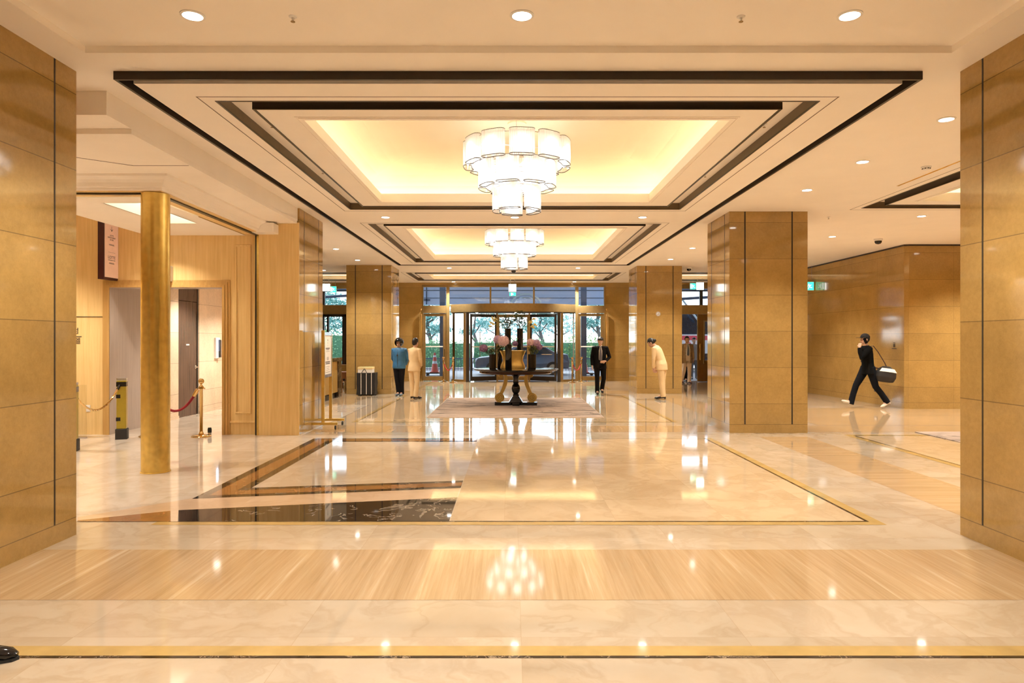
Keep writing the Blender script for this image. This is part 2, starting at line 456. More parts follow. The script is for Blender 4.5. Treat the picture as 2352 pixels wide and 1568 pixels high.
fpatch('brown_wedge', [P(178,1195.5), P(392,1173.5), P(392,1198), P(178,1198)], 'brown_marble', .0038)
for o in fl.children:
    if o.data.polygons and o.name != 'marble_slab' and o.data.polygons[0].normal.z < 0: o.data.flip_normals()

# ================================================================== ceiling
Z0, ZP = 3.85, 3.79
ce = struct_empty('ceiling', 'cream painted lobby ceiling')
C1 = dict(cx=0, hx=(2.87, 2.735, 2.49, 2.11), ys=(6.10, 6.22, 6.41, 6.72, 10.75, 11.12, 11.36, 11.52), z=ZP, up=.62)
C2_ = dict(cx=0, hx=(2.87, 2.735, 2.49, 2.13), ys=(12.68, 12.80, 12.97, 13.27, 18.4, 18.85, 19.1, 19.35), z=ZP, up=.62)
C3 = dict(cx=0, hx=(3.72, 3.57, 3.32, 2.92), ys=(22.55, 22.72, 22.97, 23.35, 25.0, 25.45, 25.7, 25.85), z=Z0, up=.4)
C4 = dict(C3, cx=-8.62); C5 = dict(C3, cx=8.62)
C6 = dict(C1, cx=8.62, z=Z0); C6['ys'] = tuple(y+.2 for y in C1['ys'])
BAR = (-3.36, 3.36, 5.667, 19.87)
TRAY = (-3.37, 3.37, -2.0, 5.31)
def rec(c): return (c['cx']-c['hx'][1], c['cx']+c['hx'][1], c['ys'][1], c['ys'][6])
bm = bmesh.new(); plane_holes(bm, (-HX, HX, -6, 27.0), Z0, [BAR, TRAY, rec(C3), rec(C4), rec(C5), rec(C6)])
obj('ceiling_field', bm, M['ceil'], ce)
bm = bmesh.new(); poly(bm, ((TRAY[0],TRAY[2]),(TRAY[0],TRAY[3]),(TRAY[1],TRAY[3]),(TRAY[1],TRAY[2])), Z0+.056)
for a, b in (((TRAY[0],TRAY[2]),(TRAY[1],TRAY[2])),((TRAY[1],TRAY[2]),(TRAY[1],TRAY[3])),((TRAY[1],TRAY[3]),(TRAY[0],TRAY[3])),((TRAY[0],TRAY[3]),(TRAY[0],TRAY[2]))):
    bm.faces.new([bm.verts.new((*a,Z0)), bm.verts.new((*b,Z0)), bm.verts.new((*b,Z0+.056)), bm.verts.new((*a,Z0+.056))])
obj('ceiling_tray', bm, M['ceil'], ce)
# dropped panel inside the dark fin
PAN = (-3.26, 3.26, 5.79, 19.76)
bm = bmesh.new(); plane_holes(bm, PAN, ZP, [rec(C1), rec(C2_)])
for a, b in (((PAN[0],PAN[2]),(PAN[1],PAN[2])),((PAN[1],PAN[2]),(PAN[1],PAN[3])),((PAN[1],PAN[3]),(PAN[0],PAN[3])),((PAN[0],PAN[3]),(PAN[0],PAN[2]))):
    bm.faces.new([bm.verts.new((*a,ZP)), bm.verts.new((*b,ZP)), bm.verts.new((*b,ZP+.16)), bm.verts.new((*a,ZP+.16))])
obj('dropped_panel', bm, M['ceil'], ce)
fin = struct_empty('trim_1', 'dark bronze fin framing the long ceiling panel')
bm = bmesh.new(); rect_ring(bm, BAR, (BAR[0]+.025, BAR[1]-.025, BAR[2]+.025, BAR[3]-.025), 3.78, 3.96); obj('fin', bm, M['bronze_dark'], fin)
bm = bmesh.new(); rect_ring(bm, (BAR[0]-.02, BAR[1]+.02, BAR[2]-.02, BAR[3]+.02), PAN, 3.95, 3.97); obj('slot_top', bm, M['slot'], fin)

def coffer(name, c, label):
    e = struct_empty(name, label); cx = c['cx']; z = c['z']; up = c['up']
    def rr(i): return (cx-c['hx'][i], cx+c['hx'][i], c['ys'][i], c['ys'][7-i])
    def off(r, d): return (r[0]-d, r[1]+d, r[2]-d, r[3]+d)
    th, rc, ri, op = rr(0), rr(1), rr(2), rr(3)
    bm = bmesh.new(); rect_ring(bm, off(th, .005), off(th, -.005), z-.0015, z+.01); obj('groove_line', bm, M['groove_line'], e)
    bm = bmesh.new(); rect_ring(bm, off(rc, .03), rc, z+.0005, z+.105); obj('recess_wall', bm, M['slot_wall'], e)
    bm = bmesh.new(); rect_ring(bm, off(rc, .016), off(rc, -.002), z-.004, z+.004); obj('recess_lip', bm, M['bronze_dark'], e)
    bm = bmesh.new(); rect_ring(bm, off(rc, .03), off(ri, -.02), z+.105, z+.115); obj('recess_top', bm, M['ceil'], e)
    bm = bmesh.new(); rect_ring(bm, off(ri, -.02), op, z+.004, z+.13); obj('ring_panel', bm, M['ceil'], e)
    bm = bmesh.new(); rect_ring(bm, ri, off(ri, -.0205), z-.006, z+.105); obj('ring_edge', bm, M['bronze_dark'], e)
    bm = bmesh.new(); rect_ring(bm, off(op, .035), off(op, -.012), z-.008, z+.02); rect_ring(bm, off(op, .065), off(op, .05), z-.002, z+.02); obj('opening_trim', bm, M['soffit'], e)
    # cove
    o2 = off(op, .24); o3 = off(op, .20); k = min(.75, (op[3]-op[2])*.3); o4 = off(op, -k)
    bm = bmesh.new()
    def loop(r, zz): return [bm.verts.new((x, y, zz)) for x, y in ((r[0],r[2]),(r[1],r[2]),(r[1],r[3]),(r[0],r[3]))]
    L = [loop(o2, z+.13)]
    for s in range(0, 9):
        a = s/8*PI/2; q = 1-math.cos(a); w = math.sin(a)
        d = .24 - (.24+k)*(1-math.cos(a)) if True else 0
        L.append(loop(off(op, .24-(.24+k)*(1-math.cos(a))), z+.22+(up-.22)*math.sin(a)))
    for p, q in zip(L, L[1:]):
        for j in range(4): bm.faces.new([p[j], p[(j+1) % 4], q[(j+1) % 4], q[j]])
    bm.faces.new(L[-1])
    obj('cove_ceiling', bm, M['cove'], e)
    bm = bmesh.new(); rect_ring(bm, off(op, .15), off(op, .125), z+.131, z+.143); obj('cove_light', bm, M['led'], e)
    return e
coffer('trim_2', C1, 'lit ceiling coffer over the hall, nearer of the two with a chandelier')
coffer('trim_3', C2_, 'lit ceiling coffer over the hall, farther of the two with a chandelier')
coffer('trim_4', C3, 'wide shallow lit coffer in front of the revolving door')
coffer('trim_5', C4, 'lit coffer before the left entrance window')
coffer('trim_6', C5, 'lit coffer before the open bronze door')
coffer('trim_7', C6, 'lit coffer over the right bay')

# ================================================================== pillars
def pillar(x0, x1, y0, y1, label, grooves=((.27, -.27),)):
    p = struct_empty('pillar', label)
    bm = bmesh.new(); box(bm, x0, x1, y0, y1, 0, Z0+.02); obj('pillar_cladding', bm, M['stone'], p)
    w = .012
    for y, s in ((y0, -1), (y1, 1)):
        for x in (x0+.27, x1-.27):
            bm = bmesh.new(); box(bm, x-w, x+w, *sorted((y, y+s*.002)), .15, Z0-.002); obj('groove', bm, M['groove'], p)
    for x, s in ((x0, -1), (x1, 1)):
        for y in (y0+.27, y1-.27):
            bm = bmesh.new(); box(bm, *sorted((x, x+s*.002)), y-w*.7, y+w*.7, .15, Z0-.002); obj('groove', bm, M['groove'], p)
    return p
pillar(3.73, 5.09, 11.87, 13.2, 'broad limestone pillar in mid hall opposite the wood cladding')
pillar(3.72, 5.08, 20.6, 22.0, 'limestone pillar by the open bronze door with a round sticker')
pillar(-5.0, -3.66, 20.4, 21.8, 'limestone pillar behind the striped black bag')
pillar(-4.395, -3.655, 11.575, 13.0, 'limestone pillar with wood clad front beside the vestibule')
pillar(-5.0, -3.675, 2.95, 5.68, 'limestone pillar at the near left corner')
pillar(3.68, 5.05, 2.95, 5.68, 'limestone pillar at the near right corner')
pillar(-5.0, -3.66, -5.8, -3.0, 'limestone pillar behind the camera on the vestibule side')
pillar(3.68, 5.05, -5.8, -3.0, 'limestone pillar behind the camera on the right side')

# ================================================================== walls
bm = bmesh.new(); box(bm, -HX, HX, -6.2, -6, 0, Z0); struct('wall_back', bm, M['stone_wall'], label='limestone wall behind the camera')
bm = bmesh.new(); prism(bm, [(9.14,16.0),(9.24,15.97),(HX,15.97),(HX,27.0),(8.98,27.0)], 0, Z0); struct('wall_right', bm, M['stone_wall'], label='polished limestone wall block at right')
bm = bmesh.new(); prism(bm, [(9.125,15.985),(9.24,15.955),(HX,15.955),(HX,16.0),(9.2,16.0),(9.0,26.9),(8.965,26.9)], Z0-.035, Z0-.001); struct('trim_8', bm, M['groove'], label='dark shadow gap along the top of the right wall')
bm = bmesh.new(); box(bm, HX, HX+.2, -6, 27, 0, Z0); struct('wall_side', bm, M['stone_wall'], label='limestone wall closing the right bay')
bm = bmesh.new(); box(bm, -HX-.2, -HX, -6, 27, 0, Z0); struct('wall_left', bm, M['stone_wall'], label='limestone wall closing the left bay')
bm = bmesh.new(); box(bm, -9.6, -9.4, -6, 16.8, 0, Z0); struct('wall_inner', bm, M['stone_wall'], label='limestone wall left of the vestibule')
# far wall with the glazed openings
YW = 26.7
bm = bmesh.new()
wall_holes(bm, -HX, 8.98, 0, Z0, [(-3.56, 3.6, 0, 3.75), (-8.6, -6.3, 0, 3.75), (6.3, 8.6, 0, 3.75)], YW, YW+.35)
struct('wall_far', bm, M['stone'], label='limestone wall around the entrance glazing')

# ================================================================== vestibule: wood walls, beams, soffit
bm = bmesh.new()
wall_holes(bm, -9.4, -4.40, 0, Z0, [(-6.9, -4.98, 0, 2.51)], 11.65, 11.9)
struct('wall_vestibule', bm, M['wood'], label='honey wood panelled wall around the vestibule doorway')
fr = struct_empty('door_1', 'wood framed doorway in the panelled wall')
bm = bmesh.new()
for k, (w, d) in enumerate(((.125, .02), (.085, .035), (.04, .05))):
    for x0, x1, z0, z1 in ((-6.9-w, -6.9, 0, 2.51+w), (-4.98, -4.98+w, 0, 2.51+w), (-6.9, -4.98, 2.51, 2.51+w)):
        box(bm, x0, x1, 11.65-d, 11.66, z0, z1)
obj('door_frame', bm, M['wood_trim'], fr)
bm = bmesh.new()
box(bm, -6.925, -6.899, 11.62, 11.92, 0, 2.51); box(bm, -4.981, -4.95, 11.62, 11.92, 0, 2.51); box(bm, -6.9, -4.98, 11.62, 11.92, 2.505, 2.53)
obj('door_jamb', bm, M['wood_grey'], fr)
# moulded wood panel right of the doorway
pn = struct_empty('trim_9', 'moulded wood panel between the doorway and the pilaster')
bm = bmesh.new(); rect_ring_z = lambda bm, x0, x1, z0, z1, w, y0, y1: (box(bm,x0,x1,y0,y1,z1-w,z1), box(bm,x0,x1,y0,y1,z0,z0+w), box(bm,x0,x0+w,y0,y1,z0+w,z1-w), box(bm,x1-w,x1,y0,y1,z0+w,z1-w))
rect_ring_z(bm, -4.77, -4.50, .36, 3.24, .028, 11.632, 11.655); obj('panel_moulding', bm, M['wood'], pn, bevel=.008)
bm = bmesh.new(); box(bm, -4.86, -4.43, 11.63, 11.66, .20, .235); obj('base_moulding', bm, M['wood'], pn, bevel=.006)
bm = bmesh.new(); box(bm, -9.4, -7.03, 11.64, 11.655, 2.008, 2.016); obj('wall_joint', bm, M['groove'], pn)
# pilaster clad in wood with black and brass gap
pl = struct_empty('trim_10', 'plain wood pilaster with black gap at its edge')
bm = bmesh.new(); box(bm, -4.335, -3.655, 11.55, 11.5725, 0, 3.60); obj('pilaster', bm, M['wood'], pl)
bm = bmesh.new(); box(bm, -4.40, -4.372, 11.56, 11.572, 0, Z0-.02); obj('gap', bm, M['slot'], pl)
bm = bmesh.new(); box(bm, -4.372, -4.335, 11.553, 11.572, 0, Z0-.02); obj('brass_edge', bm, M['brass_paint'], pl)
bm = bmesh.new(); box(bm, -4.43, -4.40, 11.63, 11.66, 0, Z0-.02); obj('brass_edge', bm, M['brass_paint'], pl)
# passage behind the doorway
pw = struct_empty('wall_passage', 'passage behind the wood framed doorway')
bm = bmesh.new(); box(bm, -7.1, -6.9, 11.92, 13.5, 0, 3.0); obj('veneer_wall', bm, M['wood_grey'], pw)
bm = bmesh.new(); box(bm, -7.1, -6.9, 13.5, 14.02, 0, 3.0); box(bm, -7.1, -6.9, 14.95, 16.8, 0, 3.0); obj('stone_wall', bm, M['stone_light'], pw)
bm = bmesh.new(); box(bm, -7.1, -5.0, 16.6, 16.8, 0, 3.0); obj('end_wall', bm, M['stone_light'], pw)
bm = bmesh.new(); box(bm, -5.05, -4.98, 11.92, 16.8, 0, 3.0); obj('far_side_wall', bm, M['wood_grey'], pw)
bm = bmesh.new(); box(bm, -7.1, -5.0, 11.9, 16.8, 3.0, 3.1); obj('passage_ceiling', bm, M['ceil'], pw)
bm = bmesh.new(); box(bm, -6.905, -6.885, 13.5, 14.02, 0, .06); box(bm, -6.905, -6.885, 14.95, 16.6, 0, .06); obj('skirting', bm, M['stone_light'], pw)
bm = bmesh.new(); box(bm, -9.4, -5.0, 16.8, 17.0, 0, Z0); struct('wall_desk', bm, M['stone_wall'], label='wall behind the bell desk')
# dark veneer door in the passage
dr = struct_empty('door_2', 'dark veneer passage door')
bm = bmesh.new(); box(bm, -7.02, -6.93, 14.02, 14.95, 2.44, 3.0); obj('door_head', bm, M['wood_dark'], dr)
bm = bmesh.new(); box(bm, -7.02, -6.925, 14.02, 14.06, 0, 3.0); box(bm, -7.02, -6.925, 14.91, 14.95, 0, 3.0); obj('door_frame', bm, M['slot'], dr)
bm = bmesh.new(); box(bm, -7.02, -6.935, 14.06, 14.91, .005, 2.43); obj('door_leaf', bm, M['wood_dark'], dr)
bm = bmesh.new(); box(bm, -6.937, -6.93, 14.42, 14.56, 1.50, 1.53); obj('door_sign', bm, M['white'], dr)
bm = bmesh.new()
tube(bm, [(-6.935, 14.83, 1.03), (-6.92, 14.83, 1.03)], .035, 16); tube(bm, [(-6.93, 14.83, 1.03), (-6.87, 14.83, 1.03), (-6.86, 14.81, 1.03), (-6.86, 14.70, 1.03)], .011, 10)
obj('door_handle', bm, M['chrome'], dr, smooth=True)
# beams on the gold column with swept crown moulding
bmz = struct_empty('trim_11', 'L-shaped beam with crown moulding over the vestibule')
bm = bmesh.new(); box(bm, -9.4, -4.28, 8.22, 8.55, 3.415, Z0-.02); box(bm, -4.60, -4.28, 8.55, 11.62, 3.415, Z0-.02); obj('beam', bm, M['soffit'], bmz)
bm = bmesh.new(); box(bm, -9.4, -4.282, 8.224, 8.54, 3.408, 3.4155); box(bm, -4.58, -4.282, 8.54, 11.6, 3.408, 3.4155); obj('beam_soffit', bm, M['wood'], bmz)
bm = bmesh.new(); box(bm, -9.4, -4.36, 8.30, 8.36, 3.39, 3.409); box(bm, -4.42, -4.36, 8.36, 11.6, 3.39, 3.409); obj('track', bm, M['bronze_dark'], bmz)
prof = [(0, 3.415), (.022, 3.415), (.026, 3.445), (.045, 3.452), (.05, 3.47), (.06, 3.50), (.085, 3.53), (.125, 3.552), (.15, 3.56), (.155, 3.585), (.175, 3.592), (.175, 3.62), (0, 3.62)]
bm = bmesh.new(); rings = []
for (x, y, nx, ny) in ((-9.4, 8.22, 0, -1), (-4.28, 8.22, 1, -1), (-4.28, 11.45, 1, 0)):
    rings.append([bm.verts.new((x+nx*o, y+ny*o, z)) for o, z in prof])
for p, q in zip(rings, rings[1:]):
    for j in range(len(prof)): k = (j+1) % len(prof); bm.faces.new([p[j], p[k], q[k], q[j]])
bm.faces.new(rings[0]); bm.faces.new(rings[-1][::-1]); obj('crown_moulding', bm, M['soffit'], bmz)
bm = bmesh.new(); box(bm, -4.42, -4.0, 11.30, 11.56, 3.40, 3.56); obj('end_block', bm, M['soffit'], bmz, bevel=.008)
# dropped soffit slab
sf = struct_empty('trim_12', 'stepped plaster soffit over the left aisle')
bm = bmesh.new(); box(bm, -9.4, -3.685, 6.12, 8.23, 3.635, Z0-.001); box(bm, -4.3, -3.685, 8.23, 11.86, 3.635, Z0-.001); obj('soffit_upper', bm, M['soffit'], sf)
bm = bmesh.new(); box(bm, -9.4, -3.685, 6.52, 8.21, 3.585, 3.634); box(bm, -4.12, -3.685, 8.21, 11.54, 3.585, 3.634); obj('soffit_lower', bm, M['soffit'], sf)
bm = bmesh.new(); prism(bm, [(-9.4, 6.60), (-5.65, 6.60), (-4.32, 7.70), (-3.70, 7.70), (-3.70, 7.708), (-4.33, 7.708), (-5.66, 6.608), (-9.4, 6.608)], 3.582, 3.586); obj('soffit_seam', bm, M['groove_line'], sf)
# vestibule ceiling with recess
vc = struct_empty('trim_13', 'vestibule ceiling with a lit recess')
bm = bmesh.new(); plane_holes(bm, (-6.25, -4.6, 8.54, 11.65), 3.40, [(-5.37, -4.87, 8.9, 10.45)])
r = (-5.37, -4.87, 8.9, 10.45)
box(bm, r[0]-.02, r[0], r[2], r[3], 3.4, 3.56); box(bm, r[1], r[1]+.02, r[2], r[3], 3.4, 3.56); box(bm, r[0], r[1], r[2]-.02, r[2], 3.4, 3.56); box(bm, r[0], r[1], r[3], r[3]+.02, 3.4, 3.56)
box(bm, -6.27, -6.25, 8.54, 11.65, 3.40, Z0-.01)
obj('vestibule_ceiling', bm, M['ceil'], vc)
bm = bmesh.new(); poly(bm, ((r[0],r[2]),(r[0],r[3]),(r[1],r[3]),(r[1],r[2])), 3.56); obj('recess_top', bm, glow('vestibule_lamp', (1, .86, .6), 1.6), vc)
bm = bmesh.new()
for k in range(3): box(bm, -5.0+k*.0, -4.93, 9.0+k*.09, 9.04+k*.09, 3.53, 3.559)
obj('air_slots', bm, M['slot_wall'], vc)
# ================================================================== ceiling fixtures
LAMP_W = 185.0; WARM = (1.0, .93, .82)
SKY = 8.0; EXPO = 1.04
def spot(parent, loc, w, ang=118, blend=.7):
    d = bpy.data.lights.new('downlight_beam', 'SPOT'); d.energy = w; d.color = WARM
    d.spot_size = R(ang); d.spot_blend = blend; d.shadow_soft_size = .06
    o = bpy.data.objects.new('downlight_beam', d); C.objects.link(o); o.parent = parent; o.location = loc
    return d
def make_downlight(loc, label, rad=.068):
    t = thing('downlight', label, 'ceiling light', loc)
    bm = bmesh.new(); lathe(bm, [(rad*1.25, 0), (rad*1.25, -.006), (rad, -.009), (rad, .0)], 24, cap=False); obj('trim_ring', bm, M['white'], t, smooth=True)
    bm = bmesh.new(); lathe(bm, [(rad, -.0035), (rad*.5, -.0045), (.001, -.005)], 24, cap=False); obj('lens', bm, M['lamp'], t, smooth=True)
    return t
proto_dl = None
LABS = []
def downlight(x, y, z, label, group=None, w=None, beam=None):
    global proto_dl
    if proto_dl is None: proto_dl = make_downlight((x, y, z), label); t = proto_dl
    else: t = dup(proto_dl, (x, y, z), label=label)
    if group: t['group'] = group
    LABS.append((t, (0, 0, -.03), w if w is not None else LAMP_W))
    return t
DL = []
g = 'downlights in the near ceiling tray'
for x, n in ((-2.30, 'round downlight in the near ceiling tray, over the vestibule side'), (0.02, 'round downlight in the near ceiling tray, middle of its three'), (2.33, 'round downlight in the near ceiling tray, towards the right pillar')):
    downlight(x, 4.81, Z0+.056, n, g)
for y in (1.2, -3.2):
    for x in (-2.3, 0.02, 2.33): downlight(x, y, Z0+.056 if y > -2 else Z0, 'round downlight overhead behind the view', 'downlights overhead out of view', w=120)
g = 'downlights along the right aisle'
for y, n in ((6.9, 'nearest downlight of the right aisle row, by the near right pillar'), (8.55, 'second downlight of the right aisle row counted from the near right pillar'), (10.16, 'downlight of the right aisle row just before the broad mid pillar'), (14.5, 'right aisle downlight just behind the broad mid pillar'), (16.6, 'right aisle downlight midway between the mid pillar and the far right pillar'), (18.9, 'right aisle downlight just before the far right pillar')):
    downlight(4.34, y, Z0, n, g)
g = 'downlights along the left aisle'
for y, n in ((14.4, 'left aisle downlight just behind the wood clad pillar'), (16.75, 'left aisle downlight midway to the far left pillar'), (19.1, 'left aisle downlight just before the far left pillar')):
    downlight(-4.37, y, Z0, n, g)
downlight(-6.1, 21.9, Z0, 'downlight above the bell desk near the window', 'downlights along the left aisle')
for x, y, n in ((7.33, 12.3, 'downlight of the right bay beyond its dark coffer'), (6.87, 14.75, 'downlight of the right bay beside the dome camera'), (6.9, 18.2, 'right bay downlight hidden behind the mid pillar')):
    downlight(x, y, Z0, n, 'downlights of the right bay', w=240)
for x, y in ((10.4, 14.3), (12.6, 14.3), (12.0, 8.5), (6.5, 4.5)): downlight(x, y, Z0, 'fill downlight added out of view in the right bay', 'fill downlights added out of view in the right bay', w=330)  # unseen lamps added to brighten the right wall and bay
for x, y in ((-6.6, 4.4), (-6.4, 1.5)): downlight(x, y, Z0, 'fill downlight added out of view in the left aisle', 'fill downlights added out of view in the left aisle', w=380)  # hidden fill lamps, added so the floor bounces light upwards
for x, n in ((-2.29, 'downlight between the two chandelier coffers, vestibule side'), (0.0, 'downlight between the two chandelier coffers, middle'), (2.26, 'downlight between the two chandelier coffers, right side')):
    downlight(x, 12.08, ZP, n, 'downlights between the two chandelier coffers')
for x, n in ((-2.3, 'downlight above the entrance left of the middle exit sign'), (2.35, 'downlight above the entrance right of the middle exit sign')):
    downlight(x, 26.25, Z0, n, 'downlights above the entrance', w=540)
for x, n in ((-2.0, 'fill downlight added behind the long ceiling panel, left half'), (2.0, 'fill downlight added behind the long ceiling panel, right half')):
    downlight(x, 21.2, Z0, n, 'fill downlights added behind the long ceiling panel', w=380)  # extra lamps added to lift the dim far end
downlight(-6.1, 14.0, 3.0, 'unseen fill downlight added inside the vestibule passage', 'fill downlights added for the vestibule', w=150)  # unseen lamp added to light the passage
downlight(-5.7, 15.7, 3.0, 'unseen fill downlight added deep inside the vestibule passage', 'fill downlights added for the vestibule', w=170)  # second unseen lamp, added because the passage stone stayed dim
downlight(-8.4, 10.2, Z0, 'fill downlight added over the vestibule, hidden behind the near left pillar', 'fill downlights added for the vestibule', w=300)  # made-up lamp kept out of sight to brighten the wood wall
downlight(-5.83, 11.0, 3.40, 'fill downlight added in the vestibule ceiling, hidden behind the gold column', 'fill downlights added for the vestibule', w=60)  # invented fill lamp, placed where the column hides it
downlight(-6.2, 7.4, 3.585, 'unseen fill downlight added in the plaster soffit before the vestibule', 'fill downlights added for the vestibule', w=220)  # no fixture seen here, lamp added for the vestibule light
for t, loc, w in LABS: spot(t, loc, w)

def make_sprinkler(loc, label):
    t = thing('sprinkler', label, 'sprinkler', loc)
    bm = bmesh.new(); lathe(bm, [(.030, 0), (.028, -.006), (.010, -.010), (.007, -.03), (.007, -.036)], 16); obj('escutcheon', bm, M['white'], t, smooth=True)
    bm = bmesh.new(); lathe(bm, [(.016, -.036), (.016, -.039)], 12); obj('deflector', bm, M['bronze'], t)
    return t
sp = None
for x, y, z, n in ((-1.60, 4.83, Z0+.056, 'sprinkler head in the near ceiling tray, left one'), (1.57, 4.83, Z0+.056, 'sprinkler head in the near ceiling tray, right one'),
    (-2.58, 7.2, ZP+.105, 'sprinkler in the left recess of the near coffer, closest to view'), (-2.6, 9.2, ZP+.105, 'sprinkler in the left recess of the near coffer, second'), (2.61, 7.2, ZP+.105, 'sprinkler in the right recess of the near coffer, closest to view'), (2.61, 9.4, ZP+.105, 'sprinkler in the right recess of the near coffer, second'),
    (-6.35, 8.10-.1, 3.585, 'sprinkler under the plaster soffit beside the crown moulding'), (5.7, 12.4, Z0, 'sprinkler in the right bay ceiling behind the mid pillar')):
    sp = make_sprinkler((x, y, z), n) if sp is None else dup(sp, (x, y, z), label=n)
    sp['group'] = 'ceiling sprinklers'
t = thing('smoke_detector', 'white round smoke detector near the slot diffuser', 'smoke detector', (5.29, 8.8, Z0))
bm = bmesh.new(); lathe(bm, [(.06, 0), (.06, -.012), (.052, -.018)], 24); obj('base', bm, M['white'], t, smooth=True)
bm = bmesh.new(); lathe(bm, [(.043, -.018), (.043, -.036), (.030, -.044)], 24); obj('sensor_head', bm, M['white'], t, smooth=True)
bm = bmesh.new()
for k in range(8): a = k*PI/4; cbox(bm, (.043*math.cos(a), .043*math.sin(a), -.027), (.012, .012, .010))
obj('vents', bm, M['ink'], t)
bm = bmesh.new(); box(bm, 5.528, 5.558, 6.9, 9.9, Z0-.004, Z0+.001)
tag(obj('slot_diffuser', bm, [M['brass_paint'], M['slot']]), 'long brass slot diffuser in the right ceiling', 'air vent')
def dome(loc, label, s=1.0):
    t = thing('dome_camera', label, 'security camera', (loc[0], loc[1], loc[2]+.003))
    bm = bmesh.new(); lathe(bm, [(.085*s, 0), (.085*s, -.03*s), (.07*s, -.045*s)], 24); obj('housing', bm, M['white'], t, smooth=True)
    bm = bmesh.new(); lathe(bm, [(.068*s, -.045*s), (.064*s, -.075*s), (.045*s, -.1*s), (.002, -.112*s)], 24); obj('dome', bm, M['black'], t, smooth=True)
    return t
dome((8.05, 15.1, Z0), 'dark dome security camera on the right bay ceiling', 1.1)
dome((5.42, 21.1, Z0), 'dome security camera beside the far right pillar')
dome((0.0, 21.6, Z0), 'dome security camera under the far chandelier line', 1.1)

# ------------------------------------------------------------------ chandeliers
def panel_loop(Rr, a0, a1, depth, n=26):
    """closed plan loop of a curved glass panel between angles a0, a1 on radius Rr, returning points"""
    pts = []; ri = Rr - depth; hd = depth/2; rc = Rr - hd
    da = hd / rc
    b0, b1 = a0+da, a1-da
    for k in range(n+1):
        a = b0+(b1-b0)*k/n; pts.append((Rr*math.cos(a), Rr*math.sin(a)))
    for k in range(1, 6):
        t = PI*k/6; c = (rc*math.cos(b1), rc*math.sin(b1)); er = (math.cos(b1), math.sin(b1)); et = (-math.sin(b1), math.cos(b1))
        pts.append((c[0]+hd*(er[0]*math.cos(t)+et[0]*math.sin(t)), c[1]+hd*(er[1]*math.cos(t)+et[1]*math.sin(t))))
    for k in range(n//2+1):
        a = b1+(b0-b1)*k/(n//2); pts.append((ri*math.cos(a), ri*math.sin(a)))
    for k in range(1, 6):
        t = PI*k/6; c = (rc*math.cos(b0), rc*math.sin(b0)); er = (math.cos(b0), math.sin(b0)); et = (-math.sin(b0), math.cos(b0))
        pts.append((c[0]+hd*(-er[0]*math.cos(t)-et[0]*math.sin(t)), c[1]+hd*(-er[1]*math.cos(t)-et[1]*math.sin(t))))
    return pts
def rib(pts, amp):
    """resample finely and ripple to read as glass rods"""
    P = [Vector((*p, 0)) for p in pts]; out = []; L = 0
    n = len(P)
    seg = []
    for k in range(n):
        a, b = P[k], P[(k+1) % n]; seg.append((b-a).length)
    tot = sum(seg); step = .0125; m = max(24, int(tot/step)//2*2)
    k = 0; acc = 0
    for i in range(m):
        s = tot*i/m
        while acc+seg[k] < s: acc += seg[k]; k += 1
        t = (s-acc)/seg[k]; p = P[k].lerp(P[(k+1) % n], t); d = (P[(k+1) % n]-P[k]).normalized(); nn = Vector((d.y, -d.x, 0))
        out.append(p + nn*(amp if i % 2 else -amp))
    return out
TIERS = [(.690, .105, 11, 28, 3.845, 4.15, 5), (.500, .105, 8, 38, 3.575, 3.885, -16), (.315, .085, 5, 60, 3.275, 3.60, -22)]
M_RIM = .0048
def chandelier(cx, cy, dz, label):
    t = thing('chandelier', label, 'chandelier', (cx, cy, Z0+.55))
    zb = Z0+.55; top = ZP+.62-zb
    bm = bmesh.new(); lathe(bm, [(.12, top), (.12, top-.02), (.05, top-.03), (.015, top-.035)], 24); obj('canopy', bm, M['cove'], t, smooth=True)
    bm = bmesh.new(); tube(bm, [(0, 0, top-.05), (0, 0, 3.5-zb+dz)], .012, 10); obj('stem', bm, M['chrome'], t)
    for k in range(3):
        a = k*2*PI/3+.5
        bm = bmesh.new(); tube(bm, [(.45*math.cos(a), .45*math.sin(a), top), (.58*math.cos(a), .58*math.sin(a), 4.15-zb+dz)], .0035, 6); obj('suspension_wire', bm, M['steel'], t)
    for (Rr, dep, n, w, z0, z1, ph) in TIERS:
        z0 += dz-zb; z1 += dz-zb
        bm = bmesh.new(); tube(bm, [((Rr-dep/2)*math.cos(2*PI*k/40), (Rr-dep/2)*math.sin(2*PI*k/40), z1-.03) for k in range(40)], .006, 6, closed=True)
        for k in range(4):
            a = k*PI/2+.3; tube(bm, [(0, 0, z1-.03), ((Rr-dep/2)*math.cos(a), (Rr-dep/2)*math.sin(a), z1-.03)], .005, 6)
        obj('tier_frame', bm, M['chrome'], t)
        for k in range(n):
            c = -PI/2 + R(ph) + 2*PI*k/n; a0, a1 = c-R(w)/2, c+R(w)/2
            loop = panel_loop(Rr, a0, a1, dep); rb = rib(loop, .0028)
            bm = bmesh.new()
            A = [bm.verts.new((p.x, p.y, z0)) for p in rb]; B = [bm.verts.new((p.x, p.y, z1)) for p in rb]
            for j in range(len(rb)): q = (j+1) % len(rb); bm.faces.new([A[j], A[q], B[q], B[j]])
            pn = obj('glass_panel', bm, M['rod_glass'], t)
            for z in (z0, z1):
                bm = bmesh.new(); tube(bm, [(p[0], p[1], z) for p in loop], M_RIM if z == z0 else M_RIM*.75, 6, closed=True); obj('rim', bm, M['rim'], pn)
            bm = bmesh.new(); rc = Rr-dep/2
            for a in (c,):
                ellipsoid(bm, (rc*math.cos(a), rc*math.sin(a), z0+.115), (.026, rc*R(w)*.30, .088), 12, 8, Matrix.Rotation(a, 3, 'Z'))
            obj('bulb', bm, M['bulb'], pn, smooth=True)
    return t
